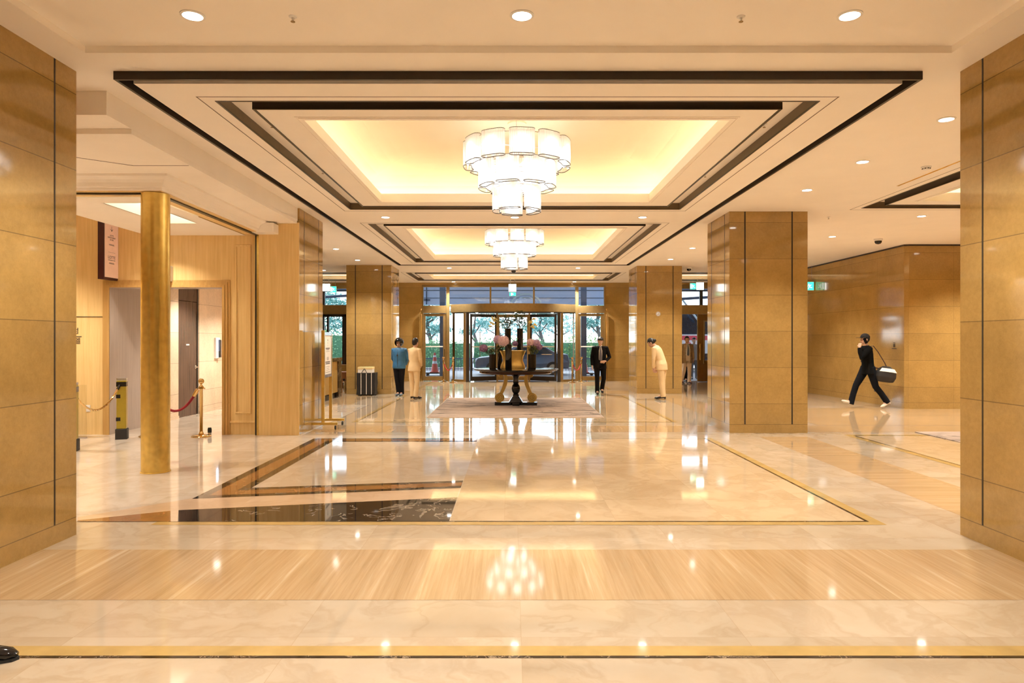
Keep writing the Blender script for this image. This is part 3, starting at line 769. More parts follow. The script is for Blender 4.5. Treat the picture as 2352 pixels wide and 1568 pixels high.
M['rim'] = plain('chandelier_rim', (.05, .035, .025), .3, .6)
ch1 = chandelier(0.015, 8.8, 0, 'big three tiered glass rod chandelier, nearer of the two')
ch2 = dup(ch1, (0.01, 15.95, Z0+.55), label='three tiered glass rod chandelier farther down the hall')
for c in (ch1, ch2): c['group'] = 'glass rod chandeliers in the hall coffers'
# ================================================================== things on the floor and walls
def sphere_bm(bm, c, r, n=14): ellipsoid(bm, c, (r, r, r), n, max(6, n*2//3))
# gold column
t = thing('gold_column', 'tall round gold column carrying the corner of the vestibule beam', 'column', (-4.42, 8.37, 0))
bm = bmesh.new(); lathe(bm, [(.162, .012), (.162, 3.40)], 64); obj('shaft', bm, M['brass_paint'], t, smooth=True)
bm = bmesh.new(); lathe(bm, [(.170, 0), (.170, .012), (.163, .016)], 64); obj('base_ring', bm, M['brass_paint'], t, smooth=True)
# blade sign
sg = thing('blade_sign', 'maroon framed lit blade sign on the wood wall with down arrow and lettering', 'sign', (-6.82, 11.45, 3.12))
bm = bmesh.new(); box(bm, -.05, .05, -.215, .195, -.5, .5); obj('sign_box', bm, plain('maroon_metal', (.055, .012, .014), .3, .1), sg, bevel=.004)
bm = bmesh.new(); box(bm, .05, .056, -.19, .19, -.46, .475); obj('sign_face', bm, plain('sign_face_pink', (.66, .44, .31), .4, emit=(1, .58, .38), es=.12), sg)
bm = bmesh.new(); box(bm, -.03, .03, .19, .205, .3, .42); obj('bracket', bm, M['bronze_frame'], sg)
ri = (PI/2, 0, PI/2)
bm = bmesh.new(); box(bm, .0565, .0575, -.003, .003, .315, .395); 
for s in (-1, 1): tube(bm, [(.057, 0, .315), (.057, s*.03, .348)], .0035, 6)
obj('arrow', bm, M['ink'], sg)
text('lettering', 'LOTTE\nDEPARTMENT\nSTORE', .036, M['ink'], (.0572, 0, .205), ri, sg)
text('lettering', 'AVENUEL', .036, M['ink'], (.0572, 0, .085), ri, sg)
bm = bmesh.new(); box(bm, .0565, .0573, -.10, .10, -.042, -.039); obj('divider_line', bm, M['ink'], sg)
text('logo', 'LOTTE', .070, M['ink'], (.0572, 0, -.125), ri, sg)
text('lettering', 'DEPARTMENT STORE', .021, M['ink'], (.0572, 0, -.172), ri, sg)
text('lettering', 'AVENUEL', .036, M['ink'], (.0572, 0, -.225), ri, sg)
# lettering on the wood wall
w = thing('wall_lettering', 'dark lettering with an underline on the wood wall, partly behind the near left pillar', 'lettering', (-7.50, 11.645, 1.70))
text('lettering', '면세점', .115, M['ink'], (.06, 0, .065), (PI/2, 0, 0), w, 'RIGHT')
bm = bmesh.new(); box(bm, -.5, .11, -.002, 0, -.033, -.020); obj('underline', bm, M['ink'], w)
text('lettering', '에비뉴엘', .115, M['ink'], (.09, 0, -.105), (PI/2, 0, 0), w, 'RIGHT')
# outlet, small wall sign
t = thing('wall_outlet', 'white double wall outlet low on the wood wall', 'outlet', (-7.28, 11.65, .45))
bm = bmesh.new(); box(bm, -.036, .036, -.008, 0, -.058, .058); obj('plate', bm, M['white'], t, bevel=.003)
bm = bmesh.new(); lathe(bm, [(.02, 0), (.02, .004)], 20); s1 = obj('socket', bm, M['paper'], t, loc=(0, -.008, .026)); s1.rotation_euler.x = PI/2
c = s1.copy(); C.objects.link(c); c.location.z = -.026
t = thing('door_number_sign', 'small white rounded sign box projecting beside the gold column', 'sign', (-5.88, 11.6, 2.74))
bm = bmesh.new(); prism(bm, [(-.03, -.10), (.03, -.10), (.045, -.08), (.045, .08), (.03, .10), (-.03, .10)], -.13, .13); obj('sign_box', bm, M['white'], t, bevel=.006)
bm = bmesh.new(); box(bm, .045, .047, -.07, .07, -.10, .10); obj('sign_face', bm, M['paper'], t)
bm = bmesh.new(); box(bm, -.02, .02, .05, .11, -.03, .03); obj('bracket', bm, M['steel'], t)
# lit display on the passage wall
t = thing('wall_display', 'lit white screen with black device on the passage wall', 'screen', (-6.9, 15.80, 1.40))
bm = bmesh.new(); box(bm, 0, .05, -.11, .11, -.21, .27); obj('casing', bm, M['white'], t, bevel=.005)
bm = bmesh.new(); box(bm, .05, .054, -.10, .0, -.04, .25); obj('screen', bm, glow('screen_light', (.72, .78, 1.0), 2.2), t)
bm = bmesh.new(); box(bm, .05, .085, .02, .10, -.19, .22); obj('device', bm, M['black'], t, bevel=.004)
# glass screen low in front of the wood wall
t = thing('glass_screen', 'low clear glass screen between the rope posts and the wood wall', 'glass screen', (-7.45, 11.2, 0))
bm = bmesh.new(); box(bm, -.62, .42, -.005, .005, .03, .88); obj('pane', bm, M['glass_clear'], t)
bm = bmesh.new(); box(bm, -.62, .42, -.02, .02, 0, .03); obj('base_rail', bm, M['steel'], t)
# square rope posts with chain
def rope_post(loc, label, rz=0):
    t = thing('rope_post', label, 'rope post', loc, rz, 'square gold rope posts by the vestibule')
    bm = bmesh.new(); box(bm, -.085, .085, -.085, .085, 0, .17); obj('base', bm, M['rubber'], t, bevel=.006)
    bm = bmesh.new(); prism(bm, [(-.07,-.07), (.07,-.07), (.07,.07), (-.07,.07)], .17, .96); obj('shaft', bm, plain('gold_lacquer', (.50, .40, .06), .3, .6), t, bevel=.012)
    bm = bmesh.new(); box(bm, -.072, .072, -.072, .072, .86, .935); obj('collar', bm, M['black'], t)
    bm = bmesh.new(); prism(bm, [(-.07,-.07), (.07,-.07), (.07,.07), (-.07,.07)], .96, 1.0); obj('cap', bm, M['steel'], t, bevel=.008)
    for z in (.70, .33):
        bm = bmesh.new(); box(bm, -.074, -.01, -.0735, -.069, z-.03, z+.03); obj('black_tab', bm, M['black'], t)
    return t
rp1 = rope_post((-6.42, 11.15, 0), 'square gold and black rope post beside the gold column', R(20))
rp2 = dup(rp1, (-6.465, 9.95, 0), R(20), label='square gold and black rope post half hidden by the near left pillar')
def sag(a, b, drop, n=24):
    a, b = Vector(a), Vector(b); out = []
    for k in range(n+1):
        t = k/n; p = a.lerp(b, t); p.z -= drop*4*t*(1-t); out.append(p)
    return out
def rope_thing(name, a, b, drop, rad, label, mr, mh, cat='rope', twist=False):
    a, b = Vector(a), Vector(b); o = (a+b)/2
    t = thing(name, label, cat, o); pts = [p-o for p in sag(a, b, drop, 40 if twist else 24)]
    bm = bmesh.new()
    if twist:
        for ph in (0, 2*PI/3, 4*PI/3):
            q = []
            for k, p in enumerate(pts):
                d = (pts[min(k+1, len(pts)-1)]-pts[max(k-1, 0)]).normalized(); u, v = basis(d); an = k*.8+ph
                q.append(p+(u*math.cos(an)+v*math.sin(an))*rad*.55)
            tube(bm, q, rad*.62, 6)
    else: tube(bm, pts, rad, 10)
    obj('rope_body', bm, mr, t, smooth=True)
    for e in (0, -1):
        p, q = (pts[0], pts[2]) if e == 0 else (pts[-1], pts[-3])
        bm = bmesh.new(); tube(bm, [p, q], rad*1.5, 10); bmesh.ops.scale(bm, vec=(1,1,1), verts=bm.verts); obj('rope_end', bm, mh, t, smooth=True)
    return t
rope_thing('rope', (-6.465, 9.95+.07, .80), (-6.42, 11.15-.07, .88), .30, .014, 'twisted gold rope between the square rope posts', M['brass'], M['black'], twist=True)
# round brass stanchions with red ropes
def stanchion(loc, label, group=None):
    t = thing('stanchion', label, 'stanchion', loc)
    if group: t['group'] = group
    bm = bmesh.new(); lathe(bm, [(.16, 0), (.16, .012), (.15, .022), (.07, .035), (.035, .05)], 32); obj('base', bm, M['brass'], t, smooth=True)
    bm = bmesh.new(); lathe(bm, [(.036, .05), (.04, .06), (.03, .08), (.026, .10), (.026, .80), (.03, .81)], 24); obj('post', bm, M['brass'], t, smooth=True)
    bm = bmesh.new(); lathe(bm, [(.042, .80), (.042, .835), (.03, .845), (.015, .87), (.015, .885)], 24); obj('collar', bm, M['brass'], t, smooth=True)
    bm = bmesh.new(); sphere_bm(bm, (0, 0, .928), .047, 20); obj('ball', bm, M['brass'], t, smooth=True)
    for s in (-1, 1):
        bm = bmesh.new(); tube(bm, [(s*.04, 0, .815), (s*.06, 0, .815), (s*.06, 0, .795)], .006, 6); obj('rope_hook', bm, M['brass'], t)
    return t
st = stanchion((-5.24, 11.40, 0), 'brass ball top stanchion in front of the vestibule doorway')
dup(st, (-6.12, 11.42, 0), label='brass stanchion behind the gold column')
rope_thing('rope', (-6.12+.06, 11.42, .79), (-5.24-.06, 11.40, .79), .36, .021, 'dark red rope hanging across the vestibule doorway', M['red_rope'], M['brass'])
XS = {}
for k, (x, y, n) in enumerate(((-2.68, 26.15, 'brass stanchion by the left entrance glass door'), (-2.27, 25.75, 'brass stanchion at the left edge of the revolving door'), (2.22, 25.75, 'brass stanchion at the right edge of the revolving door'), (2.62, 26.2, 'brass stanchion by the right entrance glass door'))):
    XS[k] = dup(st, (x, y, 0), R(-45 if k < 2 else 45), label=n, group='stanchions beside the revolving door')
rope_thing('rope', (-2.68, 26.15, .79), (-2.27, 25.75, .79), .33, .018, 'red rope left of the revolving door', plain('red_rope_bright', (.46, .02, .025), .7), M['brass'])
rope_thing('rope', (2.22, 25.75, .79), (2.62, 26.2, .79), .33, .018, 'red rope right of the revolving door', bpy.data.materials['red_rope_bright'], M['brass'])
t = thing('door_stop', 'small black and silver door stop beside the brass stanchion', 'door stop', (-5.17, 11.56, 0))
bm = bmesh.new(); lathe(bm, [(.028, 0), (.028, .05)], 16); obj('base', bm, M['steel'], t, smooth=True)
bm = bmesh.new(); lathe(bm, [(.032, .05), (.034, .10), (.026, .135)], 16); obj('rubber_cap', bm, M['rubber'], t, smooth=True)

# sign stand
t = thing('sign_stand', 'gold wheeled notice stand with a paper notice beside the wood clad pillar', 'sign stand', (-3.47, 12.62, 0), R(3))
gm = M['brass_paint']
for y in (-.32, .32):
    bm = bmesh.new(); box(bm, -.028, .028, y-.022, y+.022, .09, 1.79 if y < 0 else 1.73); obj('post', bm, gm, t, bevel=.003)
    bm = bmesh.new(); box(bm, -.26, .26, y-.025, y+.025, .085, .13); ft = obj('foot_bar', bm, gm, t, bevel=.004)
    for x in (-.22, .22):
        bm = bmesh.new(); tube(bm, [(x-.012, y, .038), (x+.012, y, .038)], .036, 14); obj('caster', bm, M['rubber'], ft)
bm = bmesh.new(); rect_ring_y = None
for a in ((-.30, .30, 1.70, 1.76), (-.30, .30, .93, .985)): box(bm, -.024, .024, a[0], a[1], a[2], a[3])
for a in ((-.30, -.265), (.265, .30)): box(bm, -.024, .024, a[0], a[1], .985, 1.70)
obj('board_frame', bm, M['steel'], t)
bm = bmesh.new(); box(bm, -.012, .014, -.27, .27, .98, 1.71); bd = obj('notice', bm, M['paper'], t)
rn = (PI/2, 0, PI/2)
text('lettering', '●\nS\nI', .05, M['ink'], (.0148, 0, 1.56), rn, bd)
text('lettering', 'NOTICE', .065, M['ink'], (.0148, 0, 1.43), rn, bd) if False else None
rr_ = random.Random(3)
for z, ww, h in ((1.45, .34, .022), (1.43, .26, .012), (1.40, .30, .006), (1.29, .16, .008), (1.27, .18, .008), (1.25, .16, .008), (1.20, .38, .020), (1.17, .36, .020), (1.12, .30, .006), (1.09, .22, .006), (1.06, .26, .006), (1.02, .36, .007)):
    y = -ww/2; bm = bmesh.new()
    while y < ww/2:
        l = rr_.uniform(.015, .05); box(bm, .0142, .0149, y, min(y+l, ww/2), z, z+h); y += l+.008
    obj('lettering', bm, M['ink'], bd)

# striped bag with box
t = thing('shopping_bag', 'big black bag with pale stripes standing against the far left pillar', 'bag', (-4.29, 19.98, 0))
bm = bmesh.new(); v = box(bm, -.265, .265, -.19, .19, .025, .66)
for q in v[4:]: q.co.x *= 1.02
bmesh.ops.subdivide_edges(bm, edges=bm.edges[:], cuts=3, use_grid_fill=True)
for q in bm.verts: q.co.x += .008*math.sin(q.co.z*17+q.co.y*9); q.co.y += .010*math.sin(q.co.z*13+q.co.x*11)
obj('bag_body', bm, M['black_matte'], t, smooth=True)
for x in (-.135, .02, .165):
    bm = bmesh.new(); box(bm, x-.008, x+.008, -.207, -.196, .04, .655); obj('stripe', bm, M['paper'], t)
bm = bmesh.new(); tube(bm, [(-.13, -.205, .64), (-.08, -.205, .72), (-.045, -.205, .775), (-.03, -.205, .775), (0, -.205, .72), (.035, -.205, .64)], .009, 8); obj('handle', bm, M['black'], t)
bm = bmesh.new()
for x in (-.2, .2):
    for y in (-.13, .13): box(bm, x-.03, x+.03, y-.03, y+.03, 0, .03)
obj('bag_feet', bm, M['rubber'], t)
t = thing('food_box', 'white box with yellow lid in the top of the black bag', 'box', (-4.31, 19.98, .66))
bm = bmesh.new(); box(bm, -.215, .20, -.16, .16, 0.0, .10); obj('box_body', bm, M['paper'], t)
bm = bmesh.new(); box(bm, -.222, .207, -.167, .167, .10, .165); obj('lid', bm, plain('pale_yellow', (.80, .62, .30), .5), t, bevel=.006)

# bell desk
t = thing('bell_desk', 'bell desk with dark veined marble ends and golden front', 'desk', (-5.25, 18.35, 0))
dm = dark_marble('desk_marble', (.028,.016,.010), (.62,.45,.3), .06, .85, 5.5)
bm = bmesh.new(); box(bm, -.36, .36, -1.12, 1.14, 1.02, 1.12); obj('counter_top', bm, dm, t, bevel=.008)
bm = bmesh.new(); box(bm, -.34, .34, .78, 1.12, 0, 1.02); obj('end_panel', bm, dm, t)
bm = bmesh.new(); box(bm, -.34, .34, -1.10, -.85, 0, 1.02); obj('end_panel', bm, dm, t)
bm = bmesh.new(); box(bm, -.30, .31, -.85, .78, .16, 1.02); obj('front_panel', bm, plain('golden_panel', (.62, .40, .12), .3, .4), t)
bm = bmesh.new(); box(bm, -.30, .28, -.85, .78, 0, .16); obj('kick_board', bm, M['black'], t)
# extinguisher and box beside the far left pillar
t = thing('fire_extinguisher', 'silver fire extinguisher on the floor beside the far left pillar', 'fire extinguisher', (-5.13, 20.65, 0))
bm = bmesh.new(); lathe(bm, [(.055, 0), (.058, .02), (.058, .30), (.045, .345), (.018, .365), (.018, .39)], 24); obj('cylinder', bm, M['chrome'], t, smooth=True)
bm = bmesh.new(); box(bm, -.03, .03, -.03, .03, .385, .42); tube(bm, [(0, 0, .42), (.02, -.06, .45)], .012, 8); tube(bm, [(0, 0, .41), (-.05, -.02, .43)], .010, 8); obj('valve', bm, M['black'], t)
bm = bmesh.new(); tube(bm, [(.03, 0, .40), (.075, 0, .38), (.08, 0, .2), (.07, 0, .08)], .010, 8); obj('hose', bm, M['rubber'], t)
t = thing('planter_box', 'brown wooden box behind the silver fire extinguisher', 'box', (-5.35, 21.15, 0))
bm = bmesh.new(); rect_ring(bm, (-.24, .3, -.2, .2), (-.21, .27, -.17, .17), 0, .60); obj('box_body', bm, wood('brown_wood', (.27, .11, .035), (.36, .16, .06)), t)
bm = bmesh.new(); box(bm, -.25, .31, -.21, .21, .60, .63); obj('lid', bm, bpy.data.materials['brown_wood'], t, bevel=.005)

# round sticker on far right pillar, outlet and restroom sign on the right wall
t = thing('round_sticker', 'small round white sticker with pictogram on the far right pillar', 'sticker', (4.36, 20.596, 2.40))
bm = bmesh.new(); lathe(bm, [(.068, 0), (.068, .003)], 28); o = obj('disc', bm, M['white'], t); o.rotation_euler.x = PI/2
bm = bmesh.new(); tube(bm, [(.055*math.cos(a*PI/12), 0, .055*math.sin(a*PI/12)) for a in range(24)], .005, 6, closed=True); o = obj('ring', bm, M['ink'], t, loc=(0, -.004, 0))
bm = bmesh.new(); box(bm, -.03, .03, -.006, -.003, -.018, -.004); tube(bm, [(.015, -.005, .0), (.02, -.005, .02), (.0, -.005, .028)], .004, 6); obj('pictogram', bm, M['ink'], t)
def wallx(y): return 9.14-(y-16)*.16/11
t = thing('wall_outlet', 'framed floor level outlet in the right wall behind the walking man', 'outlet', (wallx(17.2)-.002, 17.2, .36))
bm = bmesh.new(); box(bm, -.010, .0, -.075, .075, -.05, .05); obj('frame', bm, M['bronze_frame'], t)
bm = bmesh.new(); box(bm, -.014, -.010, -.05, .05, -.005, .03); obj('plate', bm, M['white'], t)
t = thing('wall_sign', 'small dark pictogram sign on the right wall near its corner', 'sign', (wallx(16.4)-.002, 16.40, 1.50))
bm = bmesh.new(); box(bm, -.004, 0, -.10, .10, -.10, -.085); box(bm, -.004, 0, -.035, -.01, -.06, .02); box(bm, -.004, 0, .012, .035, -.06, .02)
o = obj('pictogram', bm, M['groove'], t)
bm = bmesh.new()
for y in (-.022, .024): tube(bm, [(-.003, y, .045), (-.001, y, .045)], .013, 12)
obj('heads', bm, M['groove'], t)

# exit signs
ex_w = glow('exit_white', (.92, 1, .97), 3.2); ex_g = glow('exit_green', (.05, .72, .42), 1.1); ex_p = glow('exit_pale', (.78, 1, .9), 1.6)
def exit_sign(x, y, z, label, white=True, w=.28, h=.27, drop=None):
    t = thing('exit_sign', label, 'exit sign', (x, y, z))
    bm = bmesh.new(); box(bm, -w/2, w/2, -.03, .03, -h/2, h/2); obj('sign_box', bm, M['white'], t, bevel=.004)
    if white:
        bm = bmesh.new(); box(bm, -w/2+.008, w/2-.008, -.034, -.03, -h/2+.008, h/2-.008); obj('lit_face', bm, ex_w, t)
    else:
        bm = bmesh.new(); box(bm, -w/2+.008, w/2-.008, -.034, -.03, -h/2+.008, h/2-.008); obj('lit_face', bm, ex_g, t)
        s = min(w, h)/.27
        bm = bmesh.new(); box(bm, -.10*s, .03*s, -.0365, -.034, -.10*s, .10*s) if False else None
        tube(bm, [(-.02*s, -.036, .055*s), (-.02*s, -.0355, .055*s)], .020*s, 10)
        for q in ([(-.01*s,.03*s),(.01*s,-.02*s)], [(.01*s,-.02*s),(-.03*s,-.05*s),(-.035*s,-.09*s)], [(.01*s,-.02*s),(.045*s,-.045*s),(.08*s,-.045*s)], [(-.01*s,.025*s),(-.05*s,.0)], [(-.01*s,.025*s),(.03*s,.02*s),(.055*s,.04*s)]):
            tube(bm, [(a, -.036, b) for a, b in q], .010*s, 6)
        box(bm, -.115*s, -.06*s, -.0362, -.034, -.09*s, .10*s)
        obj('running_figure', bm, ex_p, t)
    if drop:
        bm = bmesh.new()
        for s in (-.3, .3): tube(bm, [(s*w, 0, h/2), (s*w, 0, drop)], .006, 6)
        obj('hanger', bm, M['steel'], t)
    return t
sc_ = lambda px, py, d: ((px-1176)*d/F+CAMX, CAMZ+(780-py)*d/F)
x, z = sc_(1177, 661, 24.6); exit_sign(x, 24.6, z, 'lit white exit sign hanging before the middle of the entrance', drop=Z0-.0-z, h=.28)
x, z = sc_(1177.5, 675.5, 24.9); exit_sign(x, 24.9, z, 'green glass reflection of the middle exit sign, modelled as a sign below it', False, .25, .14, drop=Z0-z)  # reflection in the entrance glass, built as a glowing sign
x, z = sc_(750, 660, 24.8); exit_sign(x, 24.8, z, 'lit white exit sign before the left entrance window', drop=Z0-z)
x, z = sc_(766, 664.5, 26.0); exit_sign(x, 26.0, z, 'green reflection of the exit sign in the left entrance window, modelled as a sign', False, .24, .24, drop=Z0-z)  # stands for the white sign's reflection in the window
x, z = sc_(1607.5, 657, 24.8); exit_sign(x, 24.8, z, 'lit white exit sign above the open bronze door', drop=Z0-z)
x, z = sc_(1591.5, 657.5, 26.0); exit_sign(x, 26.0, z, 'green reflection of the exit sign above the open bronze door, modelled as a sign', False, .24, .24, drop=Z0-z)  # mirror image of the white sign, modelled as its own box
x, z = sc_(1858, 657, 20.6); exit_sign(x, 20.6, z, 'green exit sign at the far end of the right wall', False, .28, .26, drop=Z0-z)

# shoe at the frame edge
t = thing('shoe', 'toe of a black shoe on the floor at the bottom left corner', 'shoe', (-2.66, 3.44, 0), R(-80))
bm = bmesh.new(); tube(bm, [(0, -.19, .05), (0, -.1, .055), (0, .0, .045), (0, .07, .034), (0, .105, .026)], [.04, .046, .046, .040, .018], 14, ell=(1, .75)); obj('upper', bm, M['black'], t, smooth=True)
bm = bmesh.new(); prism(bm, [(-.04, -.22), (.04, -.22), (.046, -.05), (.046, .03), (.03, .095), (0, .115), (-.03, .095), (-.046, .03), (-.046, -.05)], 0, .016); obj('sole', bm, M['rubber'], t)

# rugs
t = thing('rug', 'large pinkish beige rug with dark marbled streaks under the round table', 'rug', (.02, 16.55, 0))
bm = bmesh.new(); box(bm, -1.83, 1.83, -2.33, 2.38, .001, .014); obj('pile', bm, rug_mat('marbled_rug'), t)
bm = bmesh.new(); rect_ring(bm, (-1.845, 1.845, -2.345, 2.395), (-1.83, 1.83, -2.33, 2.38), .001, .013); obj('binding', bm, plain('rug_binding', (.46, .36, .28), .9), t)
t = thing('rug', 'marbled grey rug in the right bay behind the near right pillar', 'rug', (8.6, 10.2, .0))
bm = bmesh.new(); box(bm, -1.6, 1.9, -1.8, 1.75, .003, .014); obj('pile', bm, bpy.data.materials['marbled_rug'], t)

# ------------------------------------------------------------------ round table
TX, TY = 0.045, 16.85
t = thing('round_table', 'round black lacquer table on gold scroll legs in the middle of the rug', 'table', (TX, TY, .014))
bm = bmesh.new(); lathe(bm, [(.01, .845), (.9, .845), (.99, .85), (1.03, .862), (1.05, .875), (1.05, .888), (1.03, .895), (.01, .895)], 72, cap=False); obj('table_top', bm, M['black'], t, smooth=True)
bm = bmesh.new(); lathe(bm, [(.86, .78), (.90, .80), (.90, .845)], 72, cap=False); lathe(bm, [(.01, .78), (.86, .78)], 72, cap=False); obj('apron', bm, plain('dark_mahogany', (.045, .018, .012), .12), t, smooth=True)
bm = bmesh.new(); lathe(bm, [(.17, .78), (.16, .76), (.09, .72), (.065, .66), (.065, .56), (.075, .55), (.07, .535), (.055, .525), (.09, .48), (.108, .41), (.10, .34), (.06, .285), (.05, .27), (.075, .262), (.075, .25), (.07, .24)], 28); obj('pedestal', bm, M['black'], t, smooth=True)
bm = bmesh.new()
for k in range(6): s = .075+.018*k; box(bm, -s, s, -s, s, .24-.028*(k+1), .24-.028*k)
obj('stepped_base', bm, M['black'], t, bevel=.003)
bm = bmesh.new()
for a in (R(-8), R(188), R(90), R(270)):
    L = .53 if a != R(270) else .26; ca, sa = math.cos(a), math.sin(a)
    q = [(r*ca-s*sa, r*sa+s*ca) for r, s in ((0, -.085), (L, -.085), (L, .085), (0, .085))]; prism(bm, q, .0, .072)
obj('plinth', bm, M['black'], t)
def scroll_leg(ang):
    """S scroll in the radial plane, extruded sideways"""
    bm = bmesh.new(); dep = .055
    path = []
    for k in range(0, 17): a = R(150 - k*22 + 90); rr = .018+.0024*k; path.append((.375+rr*math.cos(R(400-k*25)), .735+rr*math.sin(R(400-k*25))))
    body = [(.375+.058*math.cos(R(a)), .735+.058*math.sin(R(a))) for a in (0, 30, 60, 90, 120, 150, 180)]
    path += []
    S = [(.36, .782), (.30, .775), (.262, .735), (.248, .67), (.252, .60), (.268, .52), (.295, .44), (.325, .37), (.36, .30), (.40, .262)]
    W_ = [.022, .03, .036, .040, .042, .043, .042, .040, .038, .034]
    for s in (0,):
        Lp, Rp = [], []
        for k, (x, z) in enumerate(S):
            a = S[max(k-1, 0)]; b = S[min(k+1, len(S)-1)]; d = Vector((b[0]-a[0], b[1]-a[1])).normalized(); n = Vector((-d.y, d.x))
            Lp.append((x+n.x*W_[k], z+n.y*W_[k])); Rp.append((x-n.x*W_[k], z-n.y*W_[k]))
        vs = [[bm.verts.new((p[0], y, p[1])) for p in (l, r) for y in (-dep, dep)] for l, r in zip(Lp, Rp)]
        for p, q in zip(vs, vs[1:]):
            for i, j in ((0, 1), (1, 3), (3, 2), (2, 0)): bm.faces.new([p[i], p[j], q[j], q[i]])
        bm.faces.new([vs[0][i] for i in (0, 1, 3, 2)]); bm.faces.new([vs[-1][i] for i in (0, 2, 3, 1)])
    for c, rad in (((.372, .728), .055), ((.405, .185), .115)):
        a = [bm.verts.new((c[0]+rad*math.cos(2*PI*k/28), -dep-.004, c[1]+rad*math.sin(2*PI*k/28))) for k in range(28)]
        b = [bm.verts.new((v.co.x, dep+.004, v.co.z)) for v in a]
        for k in range(28): bm.faces.new([a[k], a[(k+1) % 28], b[(k+1) % 28], b[k]])
        bm.faces.new(a); bm.faces.new(b[::-1])
    lg = obj('scroll_leg', bm, plain_gold, t); lg.rotation_euler.z = ang
    bm = bmesh.new()
    for c, rad in (((.372, .728), .052), ((.405, .185), .110)):
        for y in (-dep-.005, dep+.005):
            tube(bm, [(c[0]+rad*(1-k/44)*math.cos(k*.36+1.2), y, c[1]+rad*(1-k/44)*math.sin(k*.36+1.2)) for k in range(40)], .0045, 6)
    g_ = obj('scroll_groove', bm, dark_gold, lg)
    return lg
plain_gold = plain('gold_leaf', (.56, .40, .12), .38, .5, var=.08); dark_gold = plain('dark_gold_line', (.26, .16, .04), .4, .5)
for a in (R(-6), R(186), R(90)): scroll_leg(a)
ZT = .909
# vases
vb = plain('black_vase_glass', (.006, .006, .007), .08, spec=.6)
def vase(x, y, r, h, label, z=ZT):
    v = thing('vase', label, 'vase', (x, y, z), 0)
    v['group'] = 'black cylinder vases on the round table'
    bm = bmesh.new(); lathe(bm, [(r*.9, 0), (r, .01), (r, h-.004), (r-.004, h), (r-.012, h), (r-.012, .02), (.001, .02)], 28, cap=False); bm2 = bm; obj('vase_body', bm, vb, v, smooth=True)
    bm = bmesh.new(); lathe(bm, [(.001, 0), (r*.9, 0)], 28, cap=False); obj('vase_base', bm, vb, v)
    return v
vase(-.52, 16.62, .085, .36, 'short black vase of purple hydrangea at the left of the table')
vase(-.36, 17.15, .06, .48, 'slim black vase behind the short left vase')
vase(-.135, 16.42, .078, .60, 'black vase at the front of the table holding the big pale hydrangea')
vase(-.155, 17.35, .078, 1.0, 'tallest black vase with lilies leaning towards the vestibule')
vase(.155, 17.45, .078, 1.0, 'tall black vase with lilies leaning away from the vestibule')
vase(.435, 16.62, .100, .36, 'short wide black vase of lilac hydrangea at the right of the table')
g = thing('gold_vessel', 'wide golden vessel with scalloped sides among the black vases', 'vessel', (-.03, 16.93, ZT))
bm = bmesh.new(); pts = []
for z, sx, sy in ((0, .30, .17), (.02, .31, .175), (.10, .29, .16), (.20, .25, .14), (.30, .265, .15), (.38, .30, .17), (.43, .325, .185), (.44, .32, .18)):
    ring = []
    for k in range(40):
        a = 2*PI*k/40; ca, sa = math.cos(a), math.sin(a); e = .45
        ring.append(bm.verts.new((sx*math.copysign(abs(ca)**e, ca), sy*math.copysign(abs(sa)**e, sa), z)))
    pts.append(ring)
for p, q in zip(pts, pts[1:]):
    for j in range(40): bm.faces.new([p[j], p[(j+1) % 40], q[(j+1) % 40], q[j]])
bm.faces.new(pts[0][::-1])
obj('vessel_body', bm, plain('gold_vessel_metal', (.95, .62, .20), .38, .75, var=.15, vs=6), g, smooth=True)
bm = bmesh.new(); tube(bm, [v for v in [Vector((.322*math.copysign(abs(math.cos(2*PI*k/48))**.45, math.cos(2*PI*k/48)), .182*math.copysign(abs(math.sin(2*PI*k/48))**.45, math.sin(2*PI*k/48)), .44)) for k in range(48)]], .008, 6, closed=True); obj('rim', bm, M['brass'], g)
